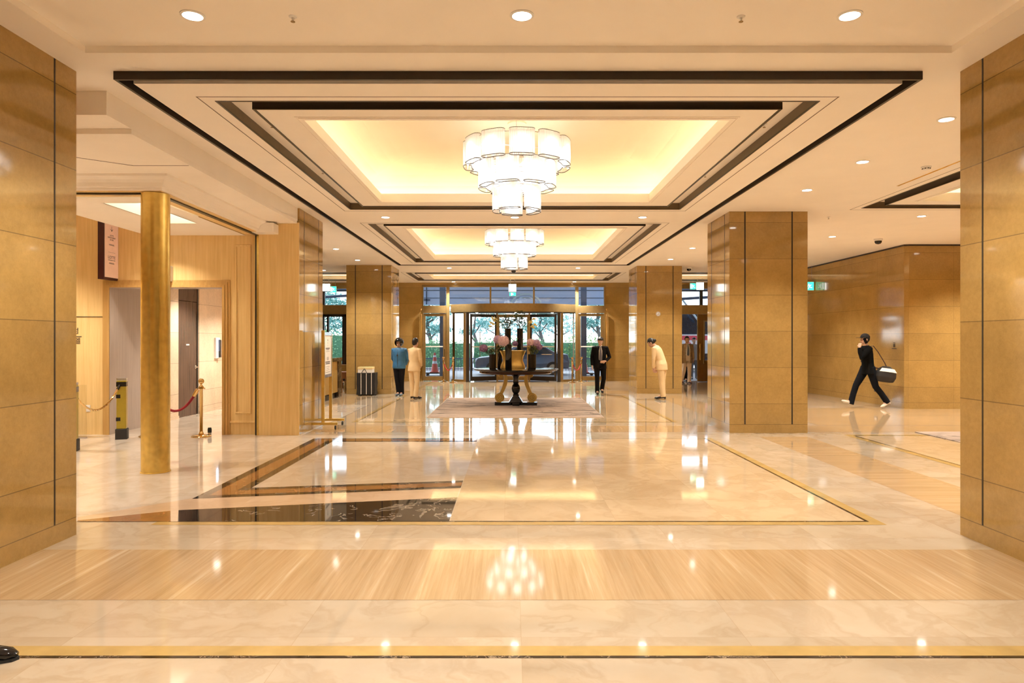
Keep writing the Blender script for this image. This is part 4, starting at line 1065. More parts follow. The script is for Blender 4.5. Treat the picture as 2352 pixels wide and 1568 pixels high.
# flowers
rf = random.Random(11)
def petal_mat(n, a, b):
    t = NT(n); w = t.noise(t.objc(), 30, 2); t.base(t.ramp(w, ((.35, a), (.65, b)))); t.b.inputs['Subsurface Weight'].default_value = .0
    return t.set(.6, 0, .2)
pk = petal_mat('pink_petals', (.72, .46, .58), (.88, .70, .74)); pu = petal_mat('purple_petals', (.22, .12, .30), (.42, .26, .46)); li = petal_mat('lilac_petals', (.48, .34, .60), (.74, .54, .70))
lf = petal_mat('dull_leaves', (.06, .085, .03), (.16, .18, .06)); lf2 = petal_mat('dark_leaves', (.03, .045, .018), (.09, .105, .04)); gs = plain('green_stem', (.16, .22, .06), .5); yl = petal_mat('yellow_petals', (.78, .62, .16), (.92, .82, .40))
def rot_to(d):
    return Vector((0, 0, 1)).rotation_difference(Vector(d)).to_matrix()
def hydrangea(c, r, m, stem_to, label):
    h = thing('hydrangea', label, 'flower', c, 0, 'hydrangea heads on the round table')
    bm = bmesh.new(); N = 150
    for k in range(N):
        z = 1-2*(k+.5)/N
        if z < -.72: continue
        a = k*2.39996; q = math.sqrt(1-z*z); d = Vector((q*math.cos(a), q*math.sin(a), z)); Rm = rot_to(d)
        rr = r*(1+rf.uniform(-.07, .07)); tw = rf.uniform(0, PI/2); s = r*.20
        cc = bm.verts.new(d*rr*.97)
        for j in range(4):
            b = tw+j*PI/2
            p = [Rm @ Vector((s*ll*math.cos(b+o), s*ll*math.sin(b+o), s*zz)) + d*rr for ll, o, zz in ((.7, -.55, .12), (1.15, 0, .22), (.7, .55, .12))]
            bm.faces.new([cc] + [bm.verts.new(x) for x in p])
    ellipsoid(bm, (0, 0, 0), (r*.93, r*.93, r*.90), 14, 9)
    obj('bloom', bm, m, h, fix=False)
    s = Vector(stem_to)-Vector(c)
    bm = bmesh.new(); tube(bm, [(0, 0, -r*.6), (s.x*.5, s.y*.5, (s.z-r*.6)*.55), s], .007, 6); obj('stem', bm, gs, h, smooth=True)
    return h
def V3(px, py, y): x, z = sc_(px, py, y); return (x, y, z)
hydrangea(V3(1156.5, 783.5, 16.40), .130, pk, (-.135, 16.42, ZT+.52), 'big pale pink hydrangea head in the middle of the bouquet')
hydrangea(V3(1143, 780, 16.72), .105, li, (-.34, 17.12, ZT+.42), 'mauve hydrangea head beside the big pale pink one')
hydrangea(V3(1110.5, 800, 16.55), .100, pu, (-.52, 16.62, ZT+.30), 'dark purple hydrangea head lowest at the left of the bouquet')
hydrangea(V3(1218, 786, 16.62), .085, pk, (.42, 16.62, ZT+.30), 'pink hydrangea head over the short wide right vase')
hydrangea(V3(1231, 789, 16.70), .105, li, (.44, 16.64, ZT+.30), 'lilac hydrangea head at the back of the right vase')
hydrangea(V3(1238, 797, 16.58), .080, pu, (.46, 16.62, ZT+.30), 'purple hydrangea head at the outer edge of the right vase')
hydrangea(V3(1183, 789, 17.1), .070, pu, (.10, 17.40, ZT+.75), 'small dark purple bloom between the tall black vases')
def leafclump(name, c, r, n, m, label, s=.035, stem_to=None, flat=1.0, group=None):
    h = thing(name, label, 'foliage', c, 0, group); bm = bmesh.new()
    for k in range(n):
        d = Vector((rf.gauss(0, 1), rf.gauss(0, 1), rf.gauss(0, 1))).normalized()*(rf.random()**.45)
        p = Vector((d.x*r[0], d.y*r[1], d.z*r[2])); Rm = Matrix.Rotation(rf.uniform(0, 6.28), 3, Vector((rf.gauss(0,1), rf.gauss(0,1), rf.gauss(0,1))).normalized())
        q = s*rf.uniform(.7, 1.3)
        bm.faces.new([bm.verts.new(p+Rm @ Vector(v)*q) for v in ((-1, 0, 0), (0, -.45, .08), (1, 0, 0), (0, .45, .08))])
    o = obj('leaves', bm, m, h, fix=False)
    if stem_to:
        bm = bmesh.new(); s_ = Vector(stem_to)-Vector(c)
        for k in range(7):
            e = Vector((rf.uniform(-.7, .7)*r[0], rf.uniform(-.7, .7)*r[1], rf.uniform(.1, .9)*r[2])); tube(bm, [s_, s_.lerp(e, .5)+Vector((0, 0, .02)), e], .0035, 5)
        obj('stems', bm, gs, h)
    return h
leafclump('foliage_spray', V3(1130, 806, 16.62), (.19, .14, .10), 170, lf, 'olive green leaves spreading from the short left vase', .03, (-.52, 16.62, ZT+.30))
leafclump('foliage_spray', V3(1226, 803, 16.56), (.15, .13, .09), 190, lf, 'olive green leaves spreading from the short wide right vase', .028, (.435, 16.62, ZT+.30))
leafclump('foliage_spray', V3(1149, 798, 16.9), (.12, .10, .08), 80, lf2, 'dark leaves over the slim vase behind the left ones', .03, (-.36, 17.15, ZT+.44))
leafclump('foliage_spray', V3(1165, 738, 17.35), (.20, .16, .19), 260, lf2, 'airy dark leafy twigs rising from the tallest vase', .030, (-.155, 17.35, ZT+.95))
leafclump('foliage_spray', V3(1193, 733, 17.45), (.20, .16, .25), 320, lf2, 'airy dark leafy twigs rising from the tall right vase', .030, (.155, 17.45, ZT+.95))
def calla(base, tip, label, grp):
    base, tip = Vector(base), Vector(tip); h = thing('calla_lily', label, 'flower', base, 0, grp)
    d = tip-base; bm = bmesh.new(); mid = d*.55+Vector((0, 0, .03)); tube(bm, [(0, 0, -.05), mid, d], .0055, 6); obj('stem', bm, gs, h, smooth=True)
    bm = bmesh.new(); Rm = rot_to((d-mid).normalized()); n = 14; rings = []
    for z, r, o in ((0, .007, 0), (.03, .012, 0), (.06, .020, .0), (.085, .030, .012), (.095, .040, .035)):
        rings.append([bm.verts.new(d+Rm @ Vector((r*math.cos(2*PI*j/n), r*math.sin(2*PI*j/n), z+o*math.cos(2*PI*j/n)))) for j in range(n)])
    for p, q in zip(rings, rings[1:]):
        for j in range(n): bm.faces.new([p[j], p[(j+1) % n], q[(j+1) % n], q[j]])
    obj('bloom', bm, yl, h, smooth='all')
    bm = bmesh.new(); tube(bm, [d, d+Rm @ Vector((0, 0, .08))], .004, 6); obj('spadix', bm, plain('spadix_yellow', (.7, .4, .05), .6) if 'spadix_yellow' not in bpy.data.materials else bpy.data.materials['spadix_yellow'], h)
b1 = (-.17, 17.33, ZT+1.0); b2 = (.17, 17.43, ZT+1.0)
for (px, py), n in zip(((1136, 733), (1140, 738), (1133, 742), (1138, 745), (1132, 749), (1143, 735)), ('topmost', 'second from the top', 'outer middle', 'inner middle', 'lowest', 'innermost')):
    calla(b1, V3(px, py, 17.1+rf.uniform(-.12, .12)), n + ' yellow calla lily of the fan pointing to the vestibule', 'calla lilies in the tallest vase')
for (px, py), n in zip(((1220, 735), (1214, 741), (1222, 746), (1217, 750)), ('topmost', 'upper inner', 'outermost', 'lowest')):
    calla(b2, V3(px, py, 17.2+rf.uniform(-.12, .12)), n + ' yellow calla lily of the fan pointing away from the vestibule', 'calla lilies in the tall right vase')
# ================================================================== entrance glazing
BZ, FRM = M['bronze'], M['bronze_frame']
def pane(parent, x0, x1, z0, z1, y, name='pane'):
    bm = bmesh.new(); box(bm, x0, x1, y-.005, y+.005, z0, z1); return obj(name, bm, M['glass'], parent)
wn = struct_empty('window_1', 'bronze framed glazing around the revolving door')
bm = bmesh.new(); y0, y1 = YW-.02, YW+.14
for x0, x1, z0, z1 in ((-3.56, 3.6, 3.68, 3.75), (-3.56, -3.52, 0, 3.68), (3.55, 3.6, 0, 3.68), (-2.62, -2.50, 0, 3.68), (2.43, 2.55, 0, 3.68), (-.925, -.86, 2.95, 3.68), (.775, .84, 2.95, 3.68),
    (-3.52, -2.62, 2.66, 2.95), (2.55, 3.55, 2.66, 2.95), (-2.50, 2.43, 2.95, 3.0)):
    box(bm, x0, x1, y0, y1, z0, z1)
obj('bronze_frame', bm, BZ, wn, bevel=.006)
for x0, x1 in ((-3.52, -2.62), (-2.50, -.925), (-.86, .775), (.84, 2.43), (2.55, 3.55)): pane(wn, x0, x1, 2.95, 3.68, YW+.06, 'transom_pane')
bm = bmesh.new()
for x in (-3.60, 3.64): lathe(bm, [(.035, .0), (.035, 2.6), (.02, 2.62)], 16, (x, YW-.06, 0)); ellipsoid(bm, (x, YW-.06, 2.80), (.05, .05, .05))
obj('guard_tube', bm, M['brass'], wn, smooth=True)
def glass_door(x0, x1, label, hinge):
    t = thing('glass_door', label, 'door', ((x0+x1)/2, YW+.05, 0)); w = (x1-x0)/2
    bm = bmesh.new(); s = .085
    for a in ((-w, -w+s, .02, 2.64), (w-s*1.5, w, .02, 2.64), (-w+s, w-s*1.5, 2.54, 2.64), (-w+s, w-s*1.5, .02, .19)): box(bm, a[0], a[1], -.03, .03, a[2], a[3])
    obj('door_frame', bm, BZ, t, bevel=.005)
    pane(t, -w+s, w-s*1.5, .19, 2.54, 0)
    bm = bmesh.new(); box(bm, -w+s, w-s*1.5, -.007, -.005, 1.33, 1.375); obj('safety_band', bm, M['white'], t)
    bm = bmesh.new(); hx = w-s*.8 if hinge < 0 else -w+s*.5; tube(bm, [(hx, -.03, .95), (hx, -.075, .95), (hx, -.075, 1.25), (hx, -.03, 1.25)], .010, 8); obj('door_handle', bm, M['chrome'], t)
glass_door(-3.52, -2.62, 'bronze framed glass door left of the revolving door', -1)
glass_door(2.55, 3.55, 'bronze framed glass door right of the revolving door', 1)
# revolving door
rv = thing('revolving_door', 'large revolving door with curved golden canopy', 'revolving door', (0, YW, 0))
RC, CYY = 3.6, 29.34-YW
def arc(x, r=RC): return CYY-math.sqrt(max(0, r*r-x*x))
xs = [-2.45+4.9*k/40 for k in range(41)]
pts = [(x, arc(x)) for x in xs] + [(x, .36) for x in (2.45, -2.45)]
bm = bmesh.new(); prism(bm, pts, 2.685, 2.995); obj('canopy', bm, BZ, rv, smooth=True)
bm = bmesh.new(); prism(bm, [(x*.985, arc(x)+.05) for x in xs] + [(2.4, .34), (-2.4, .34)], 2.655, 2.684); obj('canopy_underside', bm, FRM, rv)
for k, x in enumerate((-1.4, .1, 1.5)):
    bm = bmesh.new(); lathe(bm, [(.05, 2.654), (.045, 2.648), (.002, 2.647)], 16, (x, arc(x)+.2, 0), cap=False); obj('canopy_light', bm, M['lamp'], rv)
for a, b in ((-2.42, -1.92), (1.92, 2.42)):
    q = [a+(b-a)*k/10 for k in range(11)]; bm = bmesh.new()
    for (p0, p1) in zip(q, q[1:]):
        bm.faces.new([bm.verts.new((p0, arc(p0), .09)), bm.verts.new((p1, arc(p1), .09)), bm.verts.new((p1, arc(p1), 2.66)), bm.verts.new((p0, arc(p0), 2.66))])
    obj('curved_glass', bm, M['glass'], rv)
    bm = bmesh.new(); prism(bm, [(x, arc(x)-.03) for x in q] + [(x, arc(x)+.04) for x in q[::-1]], 0, .09); obj('curb', bm, BZ, rv)
for x, m in ((-1.87, BZ), (1.87, BZ), (-1.75, FRM), (1.75, FRM)):
    w = .05 if m is BZ else .06
    bm = bmesh.new(); box(bm, x-w, x+w, arc(x)-.03, arc(x)+.07, 0, 2.66); obj('post', bm, m, rv, bevel=.004)
def leaf(p, q, label=None, m=FRM, fw=.075):
    p, q = Vector((*p, 0)), Vector((*q, 0)); L = (q-p).length; an = math.atan2(q.y-p.y, q.x-p.x)
    bm = bmesh.new()
    for a in ((0, fw, .03, 2.62), (L-fw, L, .03, 2.62), (fw, L-fw, 2.50, 2.62), (fw, L-fw, .03, .20)): box(bm, a[0], a[1], -.03, .03, a[2], a[3])
    o = obj('door_leaf', bm, m, rv, bevel=.004); o.location = p; o.rotation_euler.z = an
    bm = bmesh.new(); box(bm, fw, L-fw, -.005, .005, .20, 2.50); obj('pane', bm, M['glass'], o)
    bm = bmesh.new(); box(bm, fw, L-fw, -.007, -.005, 1.33, 1.37); obj('safety_band', bm, M['white'], o)
    return o
leaf((-1.66, -.42), (-.66, .10)); leaf((-.60, .16), (.60, .16), m=BZ, fw=.06); leaf((.66, .10), (1.66, -.42))
bm = bmesh.new(); box(bm, -.66, -.60, .06, .18, 0, 2.66); box(bm, .60, .66, .06, .18, 0, 2.66); obj('inner_post', bm, BZ, rv)
bm = bmesh.new(); tube(bm, [(-1.3, -.15, .95), (-1.3, -.15, 1.95)], .016, 8); obj('push_bar', bm, M['chrome'], rv)
bm = bmesh.new(); tube(bm, [(1.1, -.18, 1.05), (1.5, -.40, 1.05)], .014, 8); obj('push_bar', bm, M['chrome'], rv)

# left entrance window
wn = struct_empty('window_2', 'dark framed entrance window beyond the bell desk')
bm = bmesh.new()
for a in ((-8.6, -6.3, 3.62, 3.75), (-8.6, -6.3, 2.62, 2.98)): box(bm, a[0], a[1], y0, y1, a[2], a[3])
obj('header', bm, BZ, wn, bevel=.005)
bm = bmesh.new()
for a in ((-8.6, -8.5, .66, 3.62), (-6.69, -6.3, .66, 2.62), (-7.30, -7.22, .66, 2.62), (-7.48, -7.40, .66, 2.62), (-8.5, -6.3, 2.52, 2.62), (-8.5, -6.3, .66, .69), (-7.48, -7.38, 2.98, 3.62), (-6.40, -6.3, 2.98, 3.62)): box(bm, a[0], a[1], y0+.02, y1-.02, a[2], a[3])
obj('window_frame', bm, FRM, wn)
bm = bmesh.new(); box(bm, -8.6, -6.3, YW, YW+.3, 0, .66); obj('stone_apron', bm, M['stone'], wn)
bm = bmesh.new(); box(bm, -8.6, -6.3, YW-.06, YW+.05, .64, .66); obj('window_sill', bm, M['stone_light'], wn)
pane(wn, -8.5, -7.40, .69, 2.52, YW+.06); pane(wn, -7.22, -6.69, .69, 2.52, YW+.06); pane(wn, -8.5, -6.4, 2.98, 3.62, YW+.06, 'transom_pane')
# right opening and its open bronze door
wn = struct_empty('door_3', 'right entrance opening with bronze header')
bm = bmesh.new()
for a in ((6.3, 8.6, 3.62, 3.75), (6.3, 8.6, 2.62, 2.98), (6.3, 6.42, 0, 3.62), (8.46, 8.6, 0, 3.62)): box(bm, a[0], a[1], y0, y1, a[2], a[3])
obj('door_frame', bm, BZ, wn, bevel=.005)
pane(wn, 6.42, 8.46, 2.98, 3.62, YW+.06, 'transom_pane')
bm = bmesh.new(); box(bm, 7.30, 7.42, YW+.02, YW+.10, 2.98, 3.62); obj('transom_post', bm, FRM, wn)
t = thing('bronze_door', 'open bronze door with glazed panel and long chrome bar at the right entrance', 'door', (8.26, YW, 0), R(180+22))
bm = bmesh.new()
for a in ((0, .26, .02, 2.60), (1.00, 1.28, .02, 2.60), (.26, 1.00, 2.36, 2.60), (.26, 1.00, .02, .80)): box(bm, a[0], a[1], -.03, .03, a[2], a[3])
obj('door_frame', bm, BZ, t, bevel=.005)
bm = bmesh.new()
for a in ((.26, .30, .80, 2.36), (.96, 1.00, .80, 2.36), (.30, .96, 2.32, 2.36), (.30, .96, .80, .84)): box(bm, a[0], a[1], -.037, .037, a[2], a[3])
obj('glazing_bead', bm, M['steel'], t)
bm = bmesh.new(); box(bm, .30, .96, -.005, .005, .84, 2.32); obj('pane', bm, M['glass'], t)
bm = bmesh.new(); tube(bm, [(1.06, .03, .70), (1.06, .075, .70), (1.06, .075, 2.42), (1.06, .03, 2.42)], .016, 8); obj('push_bar', bm, M['chrome'], t)
bm = bmesh.new(); tube(bm, [(1.22, .03, .85), (1.22, .08, .88), (1.22, .08, 1.42), (1.22, .03, 1.45)], .018, 8); sphere_bm(bm, (1.22, .08, .86), .03); sphere_bm(bm, (1.22, .08, 1.44), .03); obj('door_handle', bm, M['brass'], t, smooth=True)

# ================================================================== outside
gnd = NT('paving'); pz = gnd.pos(); gnd.base(gnd.ramp(gnd.noise(pz, 3, 5), ((.3, (.30, .31, .33)), (.7, (.42, .43, .45))))); gm_ = gnd.set(.7)
bm = bmesh.new(); box(bm, -40, 40, 27.05, 90, -.25, -.02); struct('ground', bm, gm_, label='pale paved forecourt outside the entrance')
bm = bmesh.new(); box(bm, -40, 40, 36.6, 37.0, -.02, .12); struct('curb', bm, M['paper'], label='pale kerb along the planting bed')
canopy_blue = plain('canopy_cladding', (.50, .62, .86), .5, .1, var=.04, vs=1); pale_blue = plain('canopy_panel', (.55, .68, .76), .4, var=.05, vs=1); steelb = plain('blue_steel', (.07, .10, .16), .5, .2)
t = thing('entrance_canopy', 'blue grey entrance canopy seen through the transom panes', 'canopy', (0, 31, 0))
bm = bmesh.new(); box(bm, -5.4, 5.4, 2.0, 2.5, 3.32, 4.9); obj('fascia', bm, canopy_blue, t)
bm = bmesh.new(); box(bm, -5.4, 5.4, -3.8, 2.0, 4.55, 4.75); obj('canopy_soffit', bm, M['white'], t)
bm = bmesh.new(); box(bm, -5.4, 5.4, 1.97, 2.0, 3.98, 4.02); box(bm, -5.4, 5.4, 1.97, 2.0, 3.62, 3.65); obj('fascia_joint', bm, steelb, t)
for x in (-3.12, 3.12):
    bm = bmesh.new(); box(bm, x-.12, x+.12, -.9, -.66, -.02, 4.55); obj('post', bm, steelb, t)
bm = bmesh.new(); tube(bm, [(.62+.72*math.cos(R(a)), 1.94, 3.30+.52*math.sin(R(a))) for a in range(10, 171, 8)], .05, 8); obj('emblem_arc', bm, pale_blue, t)
bm = bmesh.new(); tube(bm, [(.62+.55*math.cos(R(a)), 1.94, 3.30+.38*math.sin(R(a))) for a in range(10, 171, 8)], .02, 8); obj('emblem_line', bm, pale_blue, t)
bm = bmesh.new(); box(bm, -4.9, -4.0, 1.9, 1.96, 3.50, 3.58); box(bm, -4.2, -4.15, 1.9, 1.96, 3.32, 4.4); obj('bracket', bm, steelb, t)
for s, n in ((-1, 'pale slatted side canopy beyond the left entrance window'), (1, 'pale slatted side canopy beyond the open bronze door')):
    t = thing('side_canopy', n, 'canopy', (s*9.5, 30.0, 0))
    bm = bmesh.new()
    for k in range(7):
        a = -2.7+k*.95; z = 3.75+.12*k
        q = [(-3.2, a, z), (3.2, a, z+(.5 if s < 0 else .0)), (3.2, a+.9, z+.1+(.5 if s < 0 else .0)), (-3.2, a+.9, z+.1)]
        f = [bm.verts.new(p) for p in q]; g2 = [bm.verts.new((p[0], p[1], p[2]+.05)) for p in q]
        bm.faces.new(f); bm.faces.new(g2[::-1])
        for i in range(4): bm.faces.new([f[i], f[(i+1) % 4], g2[(i+1) % 4], g2[i]])
    obj('slats', bm, pale_blue, t)
    bm = bmesh.new(); tube(bm, [(-3.3, 3.5, 3.5), (3.3, 3.5, 3.9)], .07, 8); tube(bm, [(-3.3, -2.7, 3.6), (3.3, -2.7, 3.6)], .06, 8); obj('beam', bm, steelb, t)
    for x in (-1.2, 1.6):
        bm = bmesh.new(); tube(bm, [(x, 3.5, 3.6), (x+.9, 3.7, 2.5)], .05, 8); obj('strut', bm, pale_blue, t)
    for x in (-2.4*s, 3.0*s):
        bm = bmesh.new(); box(bm, x-.09, x+.09, -.4, -.2, -.02, 4.3); obj('post', bm, steelb, t)
# hedges, trees
def leaf_mat(n, a, b):
    t = NT(n); w = t.noise(t.pos(), 14.0, 2); t.base(t.ramp(w, ((.3, a), (.7, b)))); return t.set(.6, 0, .25)
hg = leaf_mat('hedge_leaves', (.16, .38, .20), (.46, .70, .36)); pg = leaf_mat('pine_needles', (.14, .38, .34), (.40, .66, .58)); bk = plain('bark', (.16, .13, .11), .8); yg = leaf_mat('light_leaves', (.22, .44, .12), (.50, .70, .30))
hcore = plain('hedge_core', (.13, .30, .15), .8)
hz = leaf_mat('hazy_leaves', (.34, .58, .52), (.62, .82, .74))  # haze is painted in as a paler leaf colour
rt = random.Random(5)
def leaves(bm, c, r, n, s, shell=.55):
    for k in range(n):
        d = Vector((rt.gauss(0,1), rt.gauss(0,1), rt.gauss(0,1))).normalized()*(shell+(1-shell)*rt.random())
        p = Vector((c[0]+d.x*r[0], c[1]+d.y*r[1], c[2]+d.z*r[2])); Rm = Matrix.Rotation(rt.uniform(0, 6.28), 3, Vector((rt.gauss(0,1), rt.gauss(0,1), rt.gauss(0,1))).normalized()); q = s*rt.uniform(.6, 1.4)
        bm.faces.new([bm.verts.new(p+Rm @ Vector(v)*q) for v in ((-1, 0, 0), (0, -.55, .1), (1, 0, 0), (0, .55, .1))])
def hedge(x0, x1, y, h, m, label):
    t = thing('hedge', label, 'hedge', ((x0+x1)/2, y, -.02)); bm = bmesh.new(); x = x0+.7
    while x < x1-.6:
        leaves(bm, (x-(x0+x1)/2, 0, h*.55), (.8, .7, h*.5*rt.uniform(.88, 1.12)), 420, .062); x += .62
    for k in range(int((x1-x0)*150)):
        p = Vector((rt.uniform(x0, x1)-(x0+x1)/2, -.62-rt.random()*.12, rt.uniform(.05, h*.95))); Rm = Matrix.Rotation(rt.uniform(0, 6.28), 3, Vector((rt.gauss(0,1), rt.gauss(0,1), rt.gauss(0,1))).normalized()); q = .06*rt.uniform(.6, 1.4)
        bm.faces.new([bm.verts.new(p+Rm @ Vector(v)*q) for v in ((-1, 0, 0), (0, -.55, .1), (1, 0, 0), (0, .55, .1))])
    obj('hedge_leaves', bm, m, t, fix=False)
    bm = bmesh.new(); box(bm, x0-(x0+x1)/2, x1-(x0+x1)/2, -.5, .45, .02, h*.82); obj('hedge_core', bm, hcore, t)
hedge(-9.0, -2.4, 38.6, 1.75, hg, 'clipped green hedge outside to the left of the revolving door')
hedge(-2.2, 2.4, 39.2, 1.80, hg, 'clipped green hedge outside straight behind the revolving door')
hedge(2.6, 9.4, 38.6, 1.80, yg, 'lighter green hedge outside behind the right glass door')
hedge(-14.0, -9.3, 38.4, 2.3, hg, 'tall hedge outside the left entrance window')
def tree(x, y, h, clumps, m, label, s=.085, n=620):
    t = thing('tree', label, 'tree', (x, y, -.02)); bm = bmesh.new()
    tube(bm, [(0, 0, 0), (.15, 0, h*.35), (-.1, .1, h*.6), (.05, 0, h*.95)], [.17, .13, .09, .04], 8)
    for (cx, cz, rx, rz) in clumps: tube(bm, [(0, 0, max(.6, cz-.7)), (cx*.6, 0, cz-.25), (cx, 0, cz)], [.06, .045, .02], 6)
    obj('trunk', bm, bk, t, smooth=True)
    bm = bmesh.new()
    for (cx, cz, rx, rz) in clumps: leaves(bm, (cx, 0, cz), (rx, rx*.8, rz), n, s, .3)
    obj('crown', bm, m, t, fix=False)
tree(-5.3, 43, 4.2, ((-.9, 2.6, .95, .38), (.7, 2.3, .9, .35), (-.1, 3.2, 1.0, .45), (.9, 3.4, .8, .4), (-.8, 4.0, 1.1, .5), (.4, 4.5, 1.2, .6)), pg, 'layered pine tree outside the left glass door')
tree(5.4, 43, 4.4, ((-.7, 2.7, .95, .40), (.8, 3.0, .9, .4), (.1, 3.6, 1.1, .5), (-.6, 4.3, 1.1, .5), (.6, 4.7, 1.0, .5)), pg, 'layered pine tree outside the right glass door')
tree(1.9, 46, 4.0, ((-.6, 2.4, .8, .4), (.6, 2.9, .9, .45), (0, 3.6, 1.0, .5)), pg, 'pale pine tree outside behind the right door leaf', n=380)
tree(-2.6, 47, 3.6, ((-.5, 2.2, .7, .3), (.5, 2.8, .7, .35)), pg, 'small pine tree outside behind the left door leaf', n=260)
tree(-11.6, 42, 4.6, ((-1.0, 2.4, 1.1, .7), (.8, 2.6, 1.1, .7), (0, 3.4, 1.3, .8), (-.9, 3.6, 1.0, .6), (1.0, 3.7, 1.0, .6), (0, 4.4, 1.2, .7)), pg, 'dense tree outside the left entrance window', n=700)
tree(-8.9, 44, 4.4, ((-.6, 2.6, 1.0, .6), (.6, 3.2, 1.0, .6), (0, 4.0, 1.2, .6)), yg, 'lighter tree between the pine and the left entrance window', n=560)
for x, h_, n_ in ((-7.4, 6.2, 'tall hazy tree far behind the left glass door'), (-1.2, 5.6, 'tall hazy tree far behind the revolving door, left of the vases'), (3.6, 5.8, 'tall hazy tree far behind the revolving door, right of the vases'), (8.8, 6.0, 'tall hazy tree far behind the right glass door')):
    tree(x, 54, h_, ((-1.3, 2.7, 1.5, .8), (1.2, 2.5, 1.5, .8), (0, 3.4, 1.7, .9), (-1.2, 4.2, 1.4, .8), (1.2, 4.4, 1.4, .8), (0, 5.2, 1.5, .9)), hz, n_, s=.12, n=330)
# fence
t = thing('railing', 'low dark railing in front of the hedges', 'railing', (0, 36.2, -.02))
bm = bmesh.new(); box(bm, -14, 5.4, -.02, .02, .62, .67); box(bm, -14, 5.4, -.02, .02, .10, .13); obj('rails', bm, steelb, t)
bm = bmesh.new()
for k in range(130): x = -14+k*.15; box(bm, x-.011, x+.011, -.011, .011, 0, .65)
o = obj('bars', bm, steelb, t); o['kind'] = 'stuff'
# traffic cones
cr = plain('cone_red', (.62, .10, .07), .5); cw = plain('cone_white', (.75, .76, .78), .5)
def cone(loc, label, s=1.0):
    t = thing('traffic_cone', label, 'traffic cone', loc)
    bm = bmesh.new(); box(bm, -.20, .20, -.20, .20, 0, .04); obj('base', bm, cr, t, bevel=.01)
    def seg(r0, z0, r1, z1, m, n): bm = bmesh.new(); lathe(bm, [(r0, z0), (r1, z1)], 20); obj(n, bm, m, t, smooth=True)
    seg(.165, .04, .115, .40, cr, 'cone_body'); seg(.116, .40, .098, .52, cw, 'reflective_band'); seg(.098, .52, .072, .70, cr, 'cone_body'); seg(.073, .70, .062, .78, cw, 'reflective_band'); seg(.062, .78, .035, .90, cr, 'cone_body')
    t.scale = (s, s, s); return t
c1 = cone((-3.58, 31.2, .13), 'red and white traffic cone on a dark dolly outside the left glass door')
c2 = dup(c1, (3.28, 31.4, .10), label='red and white traffic cone on a dark slab outside the right glass door')
for x, y, n, h in ((-3.58, 31.2, 'dark low dolly under the left traffic cone', .14), (3.28, 31.4, 'dark slab under the right traffic cone', .11)):
    t = thing('dolly', n, 'dolly', (x, y, -.02))
    bm = bmesh.new(); box(bm, -.42, .42, -.30, .30, h-.04, h+.008); obj('deck', bm, M['black_matte'], t, bevel=.01)
    for a in (-.32, .32):
        bm = bmesh.new(); tube(bm, [(a, -.24, .05), (a, .24, .05)], .05, 12); obj('wheel', bm, M['rubber'], t)
# car behind the revolving door
carp = plain('car_paint', (.16, .19, .25), .25, .3); carg = plain('car_glass', (.02, .03, .04), .05, spec=.8)
t = thing('car', 'dark grey car parked outside behind the revolving door', 'car', (.45, 32.6, -.02))
prof = [(-2.2, .30), (-2.22, .62), (-2.1, .80), (-1.2, .90), (-.95, .95), (-.35, 1.38), (.9, 1.42), (1.55, 1.02), (2.1, .96), (2.2, .60), (2.15, .30)]
bm = bmesh.new(); A = [bm.verts.new((x, -.82 if z < 1 else -.66, z)) for x, z in prof]; B = [bm.verts.new((x, .82 if z < 1 else .66, z)) for x, z in prof]
n = len(prof)
for k in range(n): q = (k+1) % n; bm.faces.new([A[k], A[q], B[q], B[k]])
bm.faces.new(A[::-1]); bm.faces.new(B); obj('body', bm, carp, t, bevel=.05)
bm = bmesh.new()
for q in (((-.80, .98), (-.34, 1.32), (.20, 1.34), (.20, .98)), ((.28, .98), (.28, 1.34), (.86, 1.36), (1.38, 1.0))):
    bm.faces.new([bm.verts.new((x, -.80+(z-.98)*.42-.012, z)) for x, z in q])
obj('side_window', bm, carg, t)
for x in (-1.4, 1.4):
    bm = bmesh.new(); tube(bm, [(x, -.86, .31), (x, .86, .31)], .31, 24); obj('wheel', bm, M['rubber'], t, smooth=True)
    bm = bmesh.new(); tube(bm, [(x, -.875, .31), (x, -.86, .31)], .19, 16); obj('hub_cap', bm, M['steel'], t)
bm = bmesh.new(); box(bm, -2.23, -2.12, -.7, -.45, .62, .74); box(bm, -2.23, -2.12, .45, .7, .62, .74); obj('headlight', bm, M['white'], t)
# bus outside the open bronze door
busw = plain('bus_white', (.78, .76, .78), .3); busr = plain('bus_red', (.72, .09, .13), .3); busd = plain('bus_glass', (.012, .018, .04), .06, spec=.8)
t = thing('bus', 'white bus with red stripe and dark windows outside the open bronze door', 'bus', (10.6, 35.4, -.02))
bm = bmesh.new(); box(bm, -4.6, 4.6, -1.2, 1.2, .35, 1.92); obj('lower_body', bm, busw, t, bevel=.05)
bm = bmesh.new(); box(bm, -4.6, 4.6, -1.21, 1.21, 1.90, 3.3); obj('window_band', bm, busd, t, bevel=.06)
bm = bmesh.new(); box(bm, -4.55, 4.55, -1.215, -1.2, 1.62, 1.84); obj('red_stripe', bm, busr, t)
bm = bmesh.new()
for k in range(14):
    x = -4.3+k*.62; tube(bm, [(x+.13*math.cos(a*.6), -1.21, 1.40+.11*math.sin(a*.6)) for a in range(9)], .025, 6)
obj('red_scrolls', bm, busr, t)
bm = bmesh.new(); box(bm, -4.55, 4.55, -1.215, -1.2, .40, .95); obj('dark_skirt', bm, busd, t)
for x in (-3.0, 3.0):
    bm = bmesh.new(); tube(bm, [(x, -1.22, .48), (x, 1.22, .48)], .48, 24); obj('wheel', bm, M['rubber'], t)
